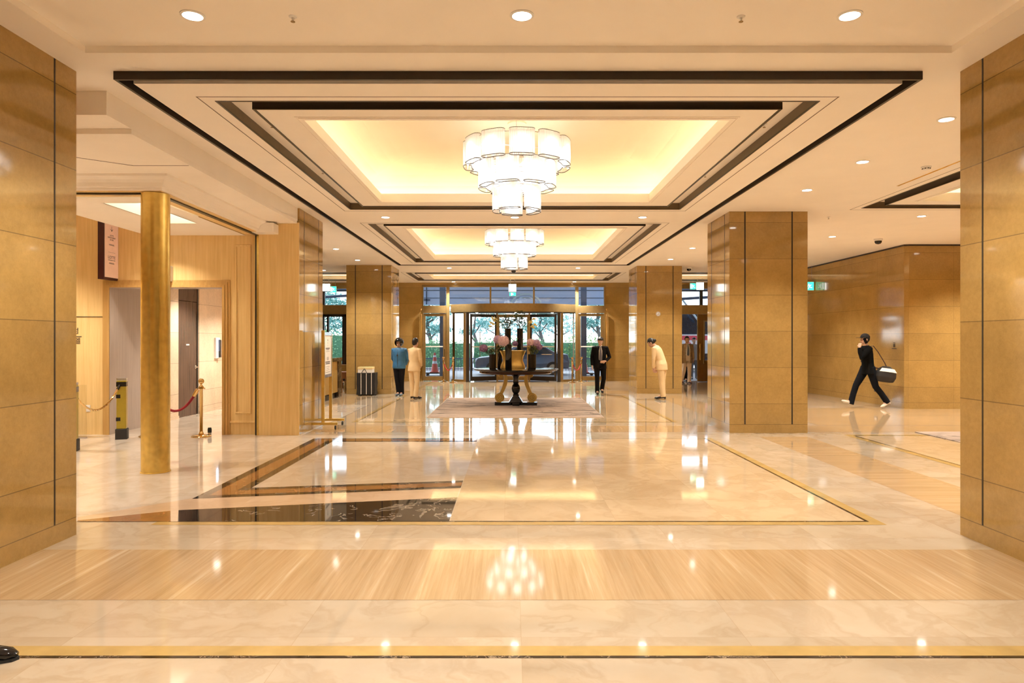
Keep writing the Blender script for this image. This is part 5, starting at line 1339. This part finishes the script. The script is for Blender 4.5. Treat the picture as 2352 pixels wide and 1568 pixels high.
# ================================================================== people
skin_m = None
def skin_mats():
    global skin_m
    if skin_m is None:
        skin_m = [plain('skin', (.56, .33, .22), .5, var=.04, vs=30), plain('eye_dark', (.12, .07, .05), .4), plain('lips', (.40, .16, .12), .5)]
    return skin_m
def loft(bm, rings, n=18):
    """rings = (center, rx, ry [, matrix]) horizontal ellipses"""
    V = []
    for c, rx, ry, mt in rings:
        c = Vector(c); ring = []
        for j in range(n):
            a = 2*PI*j/n; v = Vector((rx*math.cos(a), ry*math.sin(a), 0))
            ring.append(bm.verts.new(c + (mt @ v if mt else v)))
        V.append(ring)
    for p, q in zip(V, V[1:]):
        for j in range(n): bm.faces.new([p[j], p[(j+1) % n], q[(j+1) % n], q[j]])
    bm.faces.new(V[0][::-1]); bm.faces.new(V[-1])
def fuse(name, bm, mats, parent, voxel=.008, smooth=4, cut=None, slot=None):
    """union of the closed pieces in bm as one continuous surface"""
    bmesh.ops.recalc_face_normals(bm, faces=bm.faces[:])
    me = bpy.data.meshes.new(name); bm.to_mesh(me); bm.free()
    o = bpy.data.objects.new(name, me); C.objects.link(o)
    r = o.modifiers.new('r', 'REMESH'); r.mode = 'VOXEL'; r.voxel_size = voxel
    s = o.modifiers.new('s', 'SMOOTH'); s.iterations = smooth; s.factor = .5
    dg = bpy.context.evaluated_depsgraph_get()
    m2 = bpy.data.meshes.new_from_object(o.evaluated_get(dg))
    bpy.data.objects.remove(o); bpy.data.meshes.remove(me)
    m2.name = name
    if cut or slot:
        b2 = bmesh.new(); b2.from_mesh(m2)
        if slot:
            for f in b2.faces: f.material_index = slot(f.calc_center_median(), f.normal)
        if cut:
            bmesh.ops.delete(b2, geom=[f for f in b2.faces if cut(f.calc_center_median(), f.normal)], context='FACES')
        b2.to_mesh(m2); b2.free()
    m2.materials.clear()
    for k in (mats if isinstance(mats, (list, tuple)) else [mats]): m2.materials.append(k)
    for p in m2.polygons: p.use_smooth = True
    n = bpy.data.objects.new(name, m2); C.objects.link(n); n.parent = parent; n.name = name
    return n
def hand(bm, w, d, side, curl=.5, spread=1.0, palm_n=None, s=1.0):
    """palm, four fingers and thumb at wrist w pointing along d; palm_n = palm facing direction"""
    d = Vector(d).normalized(); pn = Vector(palm_n if palm_n else (-side, 0, 0)); pn = (pn - d*pn.dot(d)).normalized(); ac = d.cross(pn)*side
    w = Vector(w)
    capsule(bm, [w-d*.02, w+d*.02], .022*s, 8)
    for k in (-1.5, -.5, .5, 1.5): tube(bm, [w+d*.012+ac*k*.013*s, w+d*.085*s+ac*k*.018*s], [.015*s, .0125*s], 8)
    for k, L in ((-1.5, .060), (-.5, .078), (.5, .083), (1.5, .074)):
        b = w+d*.082*s+ac*k*.0195*s*spread; a1 = curl*.55; a2 = curl*1.5
        p1 = b+(d*math.cos(a1)+pn*math.sin(a1))*L*.5*s; p2 = p1+(d*math.cos(a2)+pn*math.sin(a2))*L*.5*s
        capsule(bm, [b, p1, p2], [.0095*s, .0088*s, .0075*s], 8)
    t0 = w+d*.022*s-ac*(-.030)*s; td = (d*.62+ac*.62+pn*.40).normalized()
    capsule(bm, [w+d*.02*s+ac*.018*s, t0+td*.030*s, t0+td*.034*s+(d*.8+pn*.5).normalized()*.032*s], [.013*s, .011*s, .009*s], 8)
def joints(**k):
    J = {}
    for n, s in (('a', -1), ('b', 1)):
        J['hip'+n] = (s*.088, 0, .90); J['knee'+n] = (s*.098, -.01, .48); J['ankle'+n] = (s*.10, .02, .085); J['toe'+n] = (s*.115, -.175, .03)
        J['sho'+n] = (s*.178, 0, 1.385); J['elb'+n] = (s*.225, .02, 1.10); J['wri'+n] = (s*.23, -.05, .87); J['hd'+n] = (0, -.15, -1); J['pn'+n] = (-s, 0, 0)
    J['lean'] = 0.0; J['curl'] = .6; J['headpitch'] = 0.0; J['headyaw'] = 0.0
    J.update(k); return J
def person(label, loc, rz, J, H=1.70, fem=False, top='suit', top_m=None, leg_m=None, shoe_m=None, hair='short', hair_m=None, shirt_m=None, tie_m=None, group=None, sleeves_m=None, heel=False, hem=.78, grip=None):
    t = thing('person', label, 'person', loc, rz, group); k = H/1.70; t.scale = (k, k, k)
    V = lambda n: Vector(J[n])
    L = Matrix.Rotation(J['lean'], 3, 'X'); pel = Vector((0, 0, .93))
    def up(p): return pel + L @ (Vector(p)-pel)
    def sp(z):   # spine bends progressively
        q = min(1, max(0, (z-.88)/.30)); return Matrix.Rotation(J['lean']*q, 3, 'X')
    def ring(z, rx, ry, y=0.0): m = sp(z); return (pel + m @ Vector((0, y, z-.93)), rx, ry, m)
    W = .92 if fem else 1.0
    tors = lambda g, h: [ring(.80, .165+g, .115+g), ring(.88, .172+g, .122+g), ring(.95, (.160 if not fem else .158)+g, .112+g), ring(1.04, (.148 if not fem else .122)+g, .102+g), ring(1.14, (.156 if not fem else .128)+g, .108+g), ring(1.24, .166*W+g, .114+g), ring(1.33, .172*W+g, .105+g), ring(1.385, .150*W+g, .085+g), ring(1.42, .105*W+g, .068+g), ring(1.445, .066+g*.6, .058+g*.6)]
    Lu = Matrix.Rotation(J['lean'], 3, 'X')
    A = {}
    for n in 'ab':
        for q in ('sho', 'elb', 'wri'): A[q+n] = up(J[q+n]) if not J.get('abs') or q == 'sho' else Vector(J[q+n])
        A['hd'+n] = (Lu @ V('hd'+n)) if not J.get('abs') else V('hd'+n)
    HM = Lu @ Matrix.Rotation(J['headyaw'], 3, 'Z') @ Matrix.Rotation(J['headpitch'], 3, 'X')
    nb = up((0, 0, 1.43)); hc = nb + HM @ Vector((0, -.018, .155))
    # ---- body
    bm = bmesh.new(); loft(bm, tors(-.012, 0))
    tube(bm, [up((0, .005, 1.38)), nb, hc - HM @ Vector((0, -.005, .06))], [.066, .054, .052], 14)
    ellipsoid(bm, hc + HM @ Vector((0, .012, .015)), (.074, .092, .108), 20, 14, HM)
    ellipsoid(bm, hc + HM @ Vector((0, -.028, -.035)), (.058, .060, .082), 18, 12, HM)
    tube(bm, [hc + HM @ Vector((0, -.080, .012)), hc + HM @ Vector((0, -.101, -.020)), hc + HM @ Vector((0, -.088, -.032))], [.008, .0135, .011], 8)
    for s in (-1, 1): ellipsoid(bm, hc + HM @ Vector((s*.076, .012, -.008)), (.011, .020, .033), 8, 8, HM)
    tube(bm, [hc + HM @ Vector((-.026, -.082, -.062)), hc + HM @ Vector((0, -.092, -.062)), hc + HM @ Vector((.026, -.082, -.062))], .0085, 8)
    for n, s in (('a', -1), ('b', 1)):
        tube(bm, [A['sho'+n], A['sho'+n].lerp(A['elb'+n], .5), A['elb'+n], A['elb'+n].lerp(A['wri'+n], .4), A['wri'+n]], [.050, .042, .036, .036, .025], 12)
        hand(bm, A['wri'+n], A['hd'+n], s, J['curl'] if not isinstance(J['curl'], dict) else J['curl'][n], 1.0, J['pn'+n], .95 if fem else 1.0)
        tube(bm, [V('hip'+n)+Vector((0, 0, .04)), V('hip'+n).lerp(V('knee'+n), .4), V('knee'+n), V('knee'+n).lerp(V('ankle'+n), .35), V('ankle'+n)], [.082, .074, .052, .050, .036], 14)
        tube(bm, [V('ankle'+n)+Vector((0, .0, .02)), V('ankle'+n).lerp(V('toe'+n), .5), V('toe'+n)], [.040, .036, .022], 12)
    HI = HM.inverted()
    def sl(c, nrm):
        q = HI @ (c-hc)
        if q.y < -.055 and abs(abs(q.x)-.030) < .014 and abs(q.z-.012) < .008: return 1
        if q.y < -.07 and abs(q.x) < .024 and abs(q.z+.062) < .008: return 2
        return 0
    body = fuse('body', bm, skin_mats(), t, .0062, 3, slot=sl)
    # ---- trousers
    bm = bmesh.new(); g = .016
    loft(bm, [ring(.80, .150, .118), ring(.88, .180, .132), ring(.96, .168, .122), ring(1.04, (.155 if not fem else .132), .108)])
    for n, s in (('a', -1), ('b', 1)):
        h, kn, an = V('hip'+n), V('knee'+n), V('ankle'+n)
        tube(bm, [h+Vector((0, 0, .05)), h.lerp(kn, .22), h.lerp(kn, .6), kn, kn.lerp(an, .5), an+Vector((0, .005, -.035))], [.096, .098, .084, .070, .066, .068], 16)
    fuse('trousers', bm, leg_m, t, .0095, 5)
    # ---- jacket / shirt
    ujs = [None]
    def tocan(c):  # undo the lean for cutting tests
        return pel + Lu.inverted() @ (c-pel)
    if top in ('suit', 'open', 'vest', 'peplum', 'tee'):
        bm = bmesh.new(); gg = .020 if top != 'tee' else .014
        R_ = tors(gg, 0)
        if top == 'peplum':
            R_ = [ring(hem, .200, .150), ring(hem+.10, .190, .142)] + [r for r in R_[2:]]
        elif top == 'vest':
            R_ = [ring(hem, .195, .145), ring(hem+.05, .205, .155)] + [(c, a+.016, b+.02, m) for c, a, b, m in R_[2:]]
        else: R_ = [ring(hem, .190+gg*.5, .138+gg*.5)] + R_[1:]
        loft(bm, R_, 24)
        for n, s in (('a', -1), ('b', 1)):
            sh, el, wr = A['sho'+n], A['elb'+n], A['wri'+n]
            w_ = 1.0 if not fem else .86
            tube(bm, [sh+(sh-up((0, 0, 1.34)))*-.25, sh, sh.lerp(el, .5), el, el.lerp(wr, .5), wr-(wr-el).normalized()*.012], [.070*w_, .070*w_, .062*w_, .056*w_, .050*w_, .046*w_], 14)
        def cut(c, nrm):
            if top not in ('suit', 'open'): return False
            q = tocan(c)
            if q.y > -.04 or nrm.y > -.2: return False
            if top == 'suit': lim = .052 if q.z < 1.30 else .052-(q.z-1.30)*.22; lo = 1.0
            else: lim = .085 if q.z < 1.25 else .075-(q.z-1.25)*.2; lo = 0
            if top == 'suit' and q.z < 1.08: lim = max(0, .052-(1.08-q.z)*.10)
            return abs(q.x) < lim and q.z > lo-.5 and q.z > (.80 if top == 'suit' else .70) and abs(q.x) < .12
        mats = [top_m] if not sleeves_m else [top_m, sleeves_m]
        def jsl(c, nrm):
            q = tocan(c)
            if abs(q.x) > .195 or (abs(q.x) > .182 and q.z < 1.28): return 1
            return 0
        fuse({'suit': 'jacket', 'open': 'jacket', 'vest': 'vest', 'peplum': 'jacket', 'tee': 'sweater'}[top], bm, mats, t, .0095, 4, cut=cut, slot=jsl if sleeves_m else None)
        if top in ('suit', 'open'):
            bm = bmesh.new(); loft(bm, [(c, a, b, m) for c, a, b, m in tors(.006, 0)[1:]] , 24); fuse('shirt', bm, shirt_m, t, .0095, 3)
            for s in (-1, 1):
                bm = bmesh.new(); q = [(s*.020, -.058, 1.45), (s*.056, -.045, 1.452), (s*.045, -.076, 1.41), (s*.014, -.084, 1.41)]
                a_ = [bm.verts.new(up(p)) for p in q]; b_ = [bm.verts.new(up((p[0], p[1]-.007, p[2]))) for p in q]
                for i in range(4): bm.faces.new([a_[i], a_[(i+1) % 4], b_[(i+1) % 4], b_[i]])
                bm.faces.new(a_); bm.faces.new(b_[::-1]); obj('collar', bm, shirt_m, t)
        if tie_m:
            bm = bmesh.new(); secs = [((0, -.094, 1.425), .020), ((0, -.104, 1.395), .014), ((0, -.122, 1.30), .026), ((0, -.132, 1.18), .036), ((0, -.130, 1.04), .042), ((0, -.128, 1.00), .002)]
            Ls = [[bm.verts.new(up((x, p[1]+dy, p[2]))) for x, dy in ((-w, 0), (w, 0), (w*.8, -.010), (-w*.8, -.010))] for p, w in secs]
            for p, q in zip(Ls, Ls[1:]):
                for i in range(4): bm.faces.new([p[i], p[(i+1) % 4], q[(i+1) % 4], q[i]])
            bm.faces.new(Ls[0]); bm.faces.new(Ls[-1][::-1]); obj('tie', bm, tie_m, t)
    # ---- shoes
    for n, s in (('a', -1), ('b', 1)):
        an, to = V('ankle'+n), V('toe'+n); d = (to-an); d.z = 0; d.normalize(); bz = min(an.z-.085, to.z-.03); fl_ = to.z-.03; pitch = (an.z-.085)-(to.z-.03)
        hl = Vector((an.x, an.y, an.z-.085)) - d*.055
        bm = bmesh.new(); z0 = an.z-.085
        hpt = hl+Vector((0, 0, .030)); tp = to+Vector((0, 0, .004))+d*.035
        tube(bm, [hpt-d*.012+Vector((0,0,.004)), hpt+d*.03+Vector((0, 0, .022)), hpt.lerp(tp, .45)+Vector((0, 0, .018)), hpt.lerp(tp, .78), tp], [.024, .042, .046, .044, .020], 14, ell=(1, .80))
        if not heel: tube(bm, [an+Vector((0, .004, .035)), an+Vector((0, -.002, -.02)), hl.lerp(tp, .30)+Vector((0, 0, .045))], [.047, .049, .046], 14)
        if heel: box(bm, hl.x-.02, hl.x+.02, hl.y-.02, hl.y+.02, z0, z0+.03)
        fuse('shoe', bm, shoe_m, t, .008, 2)
    # ---- hair
    if hair in ('short', 'updo', 'bun', 'fringe'):
        bm = bmesh.new(); G = 1.0
        ellipsoid(bm, hc + HM @ Vector((0, .018, .026)), (.085, .101, .112) if hair != 'fringe' else (.093, .106, .118), 22, 16, HM)
        if hair == 'fringe': ellipsoid(bm, hc + HM @ Vector((0, -.03, .085)), (.090, .082, .046), 18, 10, HM)
        if hair in ('updo',): ellipsoid(bm, hc + HM @ Vector((0, .060, -.02)), (.066, .052, .070), 16, 10, HM)
        if hair == 'bun': ellipsoid(bm, hc + HM @ Vector((0, .110, -.015)), (.050, .042, .050), 16, 10, HM)
        def hcut(c, nrm):
            q = HI @ (c-hc)
            fl2 = .055 if hair != 'fringe' else .054
            if q.y < -.015 and q.z < fl2: return True
            if q.y < .022 and q.z < -.012: return True
            return q.z < -.085 + (0 if hair != 'updo' else -.01)
        o = fuse('hair', bm, hair_m, t, .007, 2, cut=hcut)
    t['_hc'] = 0
    del t['_hc']
    return t, hc, HM, up, A
blk = plain('black_hair', (.012, .010, .009), .45, var=.3, vs=40)
beige = plain('beige_uniform', (.74, .545, .30), .75, var=.05, vs=6); shoe_b = plain('black_leather', (.012, .010, .010), .3)
suit_b = plain('black_suit', (.006, .005, .0048), .85, spec=.12, var=.2, vs=8); shirt_w = plain('white_shirt', (.80, .76, .72), .7, var=.02)
tie_d = plain('patterned_tie', (.09, .085, .10), .5, var=.5, vs=120)
# helmet man
J = joints(lean=R(0), elba=(-.225, .08, 1.11), wria=(-.13, .16, .92), hda=(.8, .1, -.4), elbb=(.235, .09, 1.11), wrib=(.14, .17, .92), hdb=(-.8, .1, -.4), pna=(0, 1, 0), pnb=(0, 1, 0),
    anklea=(-.035, .06, .085), toea=(-.05, -.13, .03), kneea=(-.065, -.01, .48), ankleb=(.045, .11, .085), toeb=(.06, -.07, .03), kneeb=(.075, .03, .48), headyaw=R(-8))
p, hc, HM, up, A = person('person in a blue padded vest and black open face helmet, hands behind the back', (-3.31, 19.72, 0), R(-10), J, 1.64, top='vest', top_m=plain('blue_vest', (.035, .155, .32), .5, var=.25, vs=7), sleeves_m=plain('navy_sleeves', (.015, .05, .13), .6), leg_m=plain('black_trousers', (.009, .009, .012), .85, spec=.12), shoe_m=plain('grey_trainers', (.12, .16, .20), .6), hair='none', hem=.82)
bm = bmesh.new(); ellipsoid(bm, hc + HM @ Vector((0, .012, .022)), (.132, .148, .142), 28, 20, HM)
HI = HM.inverted()
bmesh.ops.delete(bm, geom=[f for f in bm.faces if (lambda q: (q.y < -.03 and q.z < .048 and abs(q.x) < .088) or q.z < -.095)(HI @ (f.calc_center_median()-hc))], context='FACES')
obj('helmet', bm, plain('helmet_black', (.008, .008, .009), .06, spec=.7), p, smooth='all')
bm = bmesh.new(); tube(bm, [hc + HM @ Vector((.106*math.sin(R(a)), -.02-.112*math.cos(R(a)), .066)) for a in range(-75, 76, 10)], .012, 8); obj('visor', bm, bpy.data.materials['helmet_black'], p, smooth=True)
bm = bmesh.new(); tube(bm, [up((0, -.150, z)) for z in (.86, 1.0, 1.15, 1.28)] + [up((0, -.125, 1.38))], .006, 6); obj('zip', bm, M['ink'], p)
bm = bmesh.new(); tube(bm, [up((-.06, -.075, 1.43)), up((-.05, -.132, 1.32)), up((0, -.152, 1.24)), up((.05, -.132, 1.32)), up((.06, -.075, 1.43))], .005, 6); box(bm, -.018, .018, -.168, -.150, 1.19, 1.24); obj('lanyard', bm, M['ink'], p)
# beige uniform seen from the back
J = joints(lean=R(3), elba=(-.20, -.04, 1.12), wria=(-.10, -.18, .93), hda=(.7, -.3, -.35), elbb=(.20, -.04, 1.12), wrib=(.10, -.18, .93), hdb=(-.7, -.3, -.35), pna=(0, 1, .2), pnb=(0, 1, .2), headpitch=R(4),
    anklea=(-.075, .02, .105), toea=(-.085, -.175, .03), ankleb=(.075, -.02, .105), toeb=(.085, -.215, .03))
person('person in a beige trouser suit and dark pinned up hair, seen from behind', (-2.72, 18.62, 0), R(145), J, 1.66, True, 'peplum', beige, beige, shoe_b, 'updo', blk, heel=True, hem=.78)
# walking suit
J = joints(lean=R(3), elba=(-.235, .03, 1.10), wria=(-.235, -.03, .85), hda=(.05, -.15, -1), elbb=(.29, .04, 1.10), wrib=(.13, -.20, 1.00), hdb=(-.9, -.15, -.15), pnb=(0, 1, 0), pna=(1, 0, 0), headpitch=R(14),
    kneea=(-.095, -.08, .49), anklea=(-.085, -.04, .085), toea=(-.10, -.23, .03), kneeb=(.115, .02, .47), ankleb=(.09, .27, .16), toeb=(.09, .11, .035))
person('person in a black suit and tie walking with one hand at the waist', (2.56, 20.25, 0), 0, J, 1.70, False, 'suit', suit_b, suit_b, shoe_b, 'fringe', blk, shirt_w, tie_d, hem=.76)
# bowing uniform
J = joints(lean=R(20), elba=(-.19, -.10, 1.12), wria=(-.10, -.22, .90), hda=(.2, -.2, -1), elbb=(.19, -.10, 1.12), wrib=(.10, -.22, .90), hdb=(-.2, -.2, -1), headpitch=R(24),
    hipa=(-.085, .01, .90), hipb=(.085, .01, .90), anklea=(-.05, .02, .105), toea=(-.06, -.175, .03), ankleb=(.05, .05, .105), toeb=(.05, -.145, .03), kneea=(-.07, .0, .48), kneeb=(.07, .02, .48))
person('person in a beige trouser suit bowing before the far right pillar', (4.02, 18.55, 0), R(-122), J, 1.74, True, 'peplum', beige, beige, shoe_b, 'bun', blk, heel=True, hem=.78)
# beige jacket man
tan = plain('tan_jacket', (.34, .24, .14), .75, var=.1, vs=20); cream_t = plain('cream_trousers', (.78, .66, .52), .75)
J = joints(lean=R(1), elbb=(.245, .05, 1.10), wrib=(.25, .0, .86), headyaw=R(4), kneea=(-.09, .02, .48), anklea=(-.11, .22, .10), toea=(-.12, .04, .03), kneeb=(.08, -.05, .49), ankleb=(.07, -.06, .085), toeb=(.08, -.25, .03))
p, hc, HM, up, A = person('person in a tan jacket and cream trousers walking in at the bronze door', (6.44, 25.35, 0), R(8), J, 1.74, False, 'open', tan, cream_t, plain('brown_leather', (.06, .025, .02), .35), 'short', blk, shirt_w, plain('blue_grey_tie', (.10, .14, .22), .5), hem=.74)
bm = bmesh.new()
for s in (-1, 1): tube(bm, [hc + HM @ Vector((s*.032+.021*math.cos(a*PI/6), -.092, .012+.016*math.sin(a*PI/6))) for a in range(12)], .0028, 6, closed=True); tube(bm, [hc + HM @ Vector((s*.053, -.090, .014)), hc + HM @ Vector((s*.078, .01, .012))], .0028, 6)
tube(bm, [hc + HM @ Vector((-.011, -.095, .014)), hc + HM @ Vector((.011, -.095, .014))], .0028, 6); obj('glasses', bm, M['ink'], p)
# dark clothed man behind, and a grey shirted one
J = joints(kneea=(-.09, -.06, .49), anklea=(-.09, -.06, .085), toea=(-.10, -.25, .03), ankleb=(.10, .16, .10), toeb=(.11, -.02, .03), headyaw=R(10))
person('person in dark clothes just behind the tan jacket at the open bronze door', (6.78, 26.62, 0), R(6), J, 1.74, False, 'tee', plain('dark_maroon_shirt', (.05, .025, .03), .7), suit_b, shoe_b, 'short', blk)
J = joints(ankleb=(.10, -.06, .085), toeb=(.11, -.25, .03))
person('person in a grey shirt outside, mostly hidden by the dark clothed one', (7.52, 28.4, -.02), 0, J, 1.72, False, 'tee', plain('grey_shirt', (.32, .33, .36), .7), plain('grey_trousers', (.16, .18, .22), .7), shoe_b, 'short', blk)
# man walking with phone and bag, in profile to the vestibule side
knit = plain('black_knit', (.005, .005, .005), .9, spec=.1); jean = plain('dark_jeans', (.007, .008, .011), .85, spec=.1); trn = plain('pale_trainers', (.62, .55, .44), .6)
# local: facing -Y, person's right hand is -x ; rotated so that -Y points to -X
J = joints(lean=R(6), elbb=(.215, -.25, 1.19), wrib=(.165, -.225, 1.43), hdb=(-.35, .38, .8), pnb=(-.6, .6, 0), curl={'b': 1.1, 'a': .6}, elba=(-.22, .12, 1.10), wria=(-.21, .14, .86), headpitch=R(-4),
    hipa=(-.085, -.02, .90), kneea=(-.09, -.23, .52), anklea=(-.085, -.36, .12), toea=(-.095, -.52, .17), hipb=(.085, .02, .90), kneeb=(.09, .13, .50), ankleb=(.085, .40, .17), toeb=(.09, .28, .035))
p, hc, HM, up, A = person('person in black with a cap walking along the right wall, phone at ear', (8.37, 16.15, 0), R(-90), J, 1.75, False, 'tee', knit, jean, trn, 'short', blk)
bm = bmesh.new(); ellipsoid(bm, hc + HM @ Vector((0, .012, .040)), (.092, .108, .100), 22, 14, HM); HI = HM.inverted()
bmesh.ops.delete(bm, geom=[f for f in bm.faces if (HI @ (f.calc_center_median()-hc)).z < .036], context='FACES')
n0 = len(bm.faces)
vs = []
for dz in (0, -.007):
    vs.append([bm.verts.new(hc + HM @ Vector((.088*math.sin(R(a)), -.07-.125*max(0, math.cos(R(a)))**.8, .046+dz+.012*math.cos(R(a))*.0))) for a in range(-90, 91, 15)])
bm.faces.new(vs[0]); bm.faces.new(vs[1][::-1])
for i in range(len(vs[0])-1): bm.faces.new([vs[0][i], vs[1][i], vs[1][i+1], vs[0][i+1]])
obj('cap', bm, plain('black_cap', (.012, .011, .011), .8), p, smooth=True)
pp, pq = 8.30, 16.15
# phone held at the ear: top-level
k = 1.75/1.70; Rz = Matrix.Rotation(R(-90), 3, 'Z')
def wpt(v): return Vector((8.37, 16.15, 0)) + Rz @ (Vector(v)*k)
ph_c = wpt(hc + HM @ Vector((.098, -.035, -.03)))
ph = thing('phone', 'dark phone held to the ear of the walking person in black', 'phone', ph_c, R(-90))
bm = bmesh.new(); box(bm, -.006, .006, -.033, .033, -.07, .07); bmesh.ops.rotate(bm, matrix=Matrix.Rotation(R(28), 3, 'X'), verts=bm.verts); obj('phone_body', bm, M['black'], ph, bevel=.003)
# shoulder bag
bc = wpt((.14, .33, .80))
bg_ = thing('shoulder_bag', 'black duffel shoulder bag with a white panel behind the walking person in black', 'bag', bc, R(-90))
bm = bmesh.new()
loft(bm, [((0, 0, -.20), .10, .10, None), ((0, 0, -.185), .15, .19, None), ((0, 0, -.08), .17, .245, None), ((0, 0, .03), .165, .235, None), ((0, 0, .12), .13, .16, None), ((0, 0, .175), .06, .08, None)], 24)
bmesh.ops.rotate(bm, matrix=Matrix.Rotation(R(-8), 3, 'X'), verts=bm.verts); fuse('bag_body', bm, plain('bag_black', (.016, .014, .013), .6), bg_, .011, 4)
bm = bmesh.new()
for s in (-1,):
    n_ = 8; g0 = []
    for z, rx, ry in ((.045, .168, .236), (.125, .134, .172)):
        g0.append([bm.verts.new(Matrix.Rotation(R(-8), 3, 'X') @ Vector((rx*1.04*math.cos(R(a)), ry*1.04*math.sin(R(a)), z))) for a in range(-55, 75, 10)])
    for i in range(len(g0[0])-1): bm.faces.new([g0[0][i], g0[0][i+1], g0[1][i+1], g0[1][i]])
pn_ = obj('white_panel', bm, M['paper'], bg_)
so = pn_.modifiers.new('thick', 'SOLIDIFY'); so.thickness = .006
bm = bmesh.new()
def lb(v): return Rz.inverted() @ (wpt(v)-bc)
tube(bm, [Vector((0, .02, .16)), Vector((0, -.02, .25)), lb((.13, .16, 1.30)), lb((.12, .06, 1.435)), lb((.10, -.08, 1.41)), lb((.02, -.150, 1.22)), lb((-.10, -.112, 1.08)), lb((-.165, -.02, 1.00)), lb((-.14, .14, .95)), Vector((-.10, -.12, .12))], .014, 8, ell=(1.4, .5)); obj('strap', bm, plain('strap_brown', (.09, .05, .045), .7), bg_)
# ================================================================== light
def lamp(name, kind, loc, energy, col, parent=None, rot=(0,0,0), **k):
    d = bpy.data.lights.new(name, kind); d.energy = energy; d.color = col
    for a, v in k.items(): setattr(d, a, v)
    o = bpy.data.objects.new(name, d); C.objects.link(o); o.location = loc; o.rotation_euler = rot
    if parent: o.parent = parent
    return o
W = bpy.data.worlds.new('sky'); scene.world = W; W.use_nodes = True
nt = W.node_tree; bg = nt.nodes['Background']
sky = nt.nodes.new('ShaderNodeTexSky'); sky.sky_type = 'HOSEK_WILKIE'; sky.turbidity = 6.0; sky.ground_albedo = .5
sky.sun_direction = (-.35, .55, .76)
hs = nt.nodes.new('ShaderNodeHueSaturation'); hs.inputs['Saturation'].default_value = .55
nt.links.new(sky.outputs[0], hs.inputs['Color']); nt.links.new(hs.outputs[0], bg.inputs[0]); bg.inputs[1].default_value = SKY
scene.view_settings.view_transform = 'Standard'; scene.view_settings.look = 'None'
scene.view_settings.gamma = 1; scene.view_settings.use_curve_mapping = False
scene.view_settings.exposure = EXPO
cy = scene.cycles
cy.max_bounces = 9; cy.diffuse_bounces = 6; cy.glossy_bounces = 4; cy.transmission_bounces = 8; cy.transparent_max_bounces = 20
cy.caustics_reflective = True; cy.blur_glossy = 1.0; cy.caustics_refractive = False; cy.sample_clamp_indirect = 6.0
cy.adaptive_threshold = .02; cy.use_denoising = True; cy.use_light_tree = True
try: cy.denoiser = 'OPENIMAGEDENOISE'
except Exception: pass
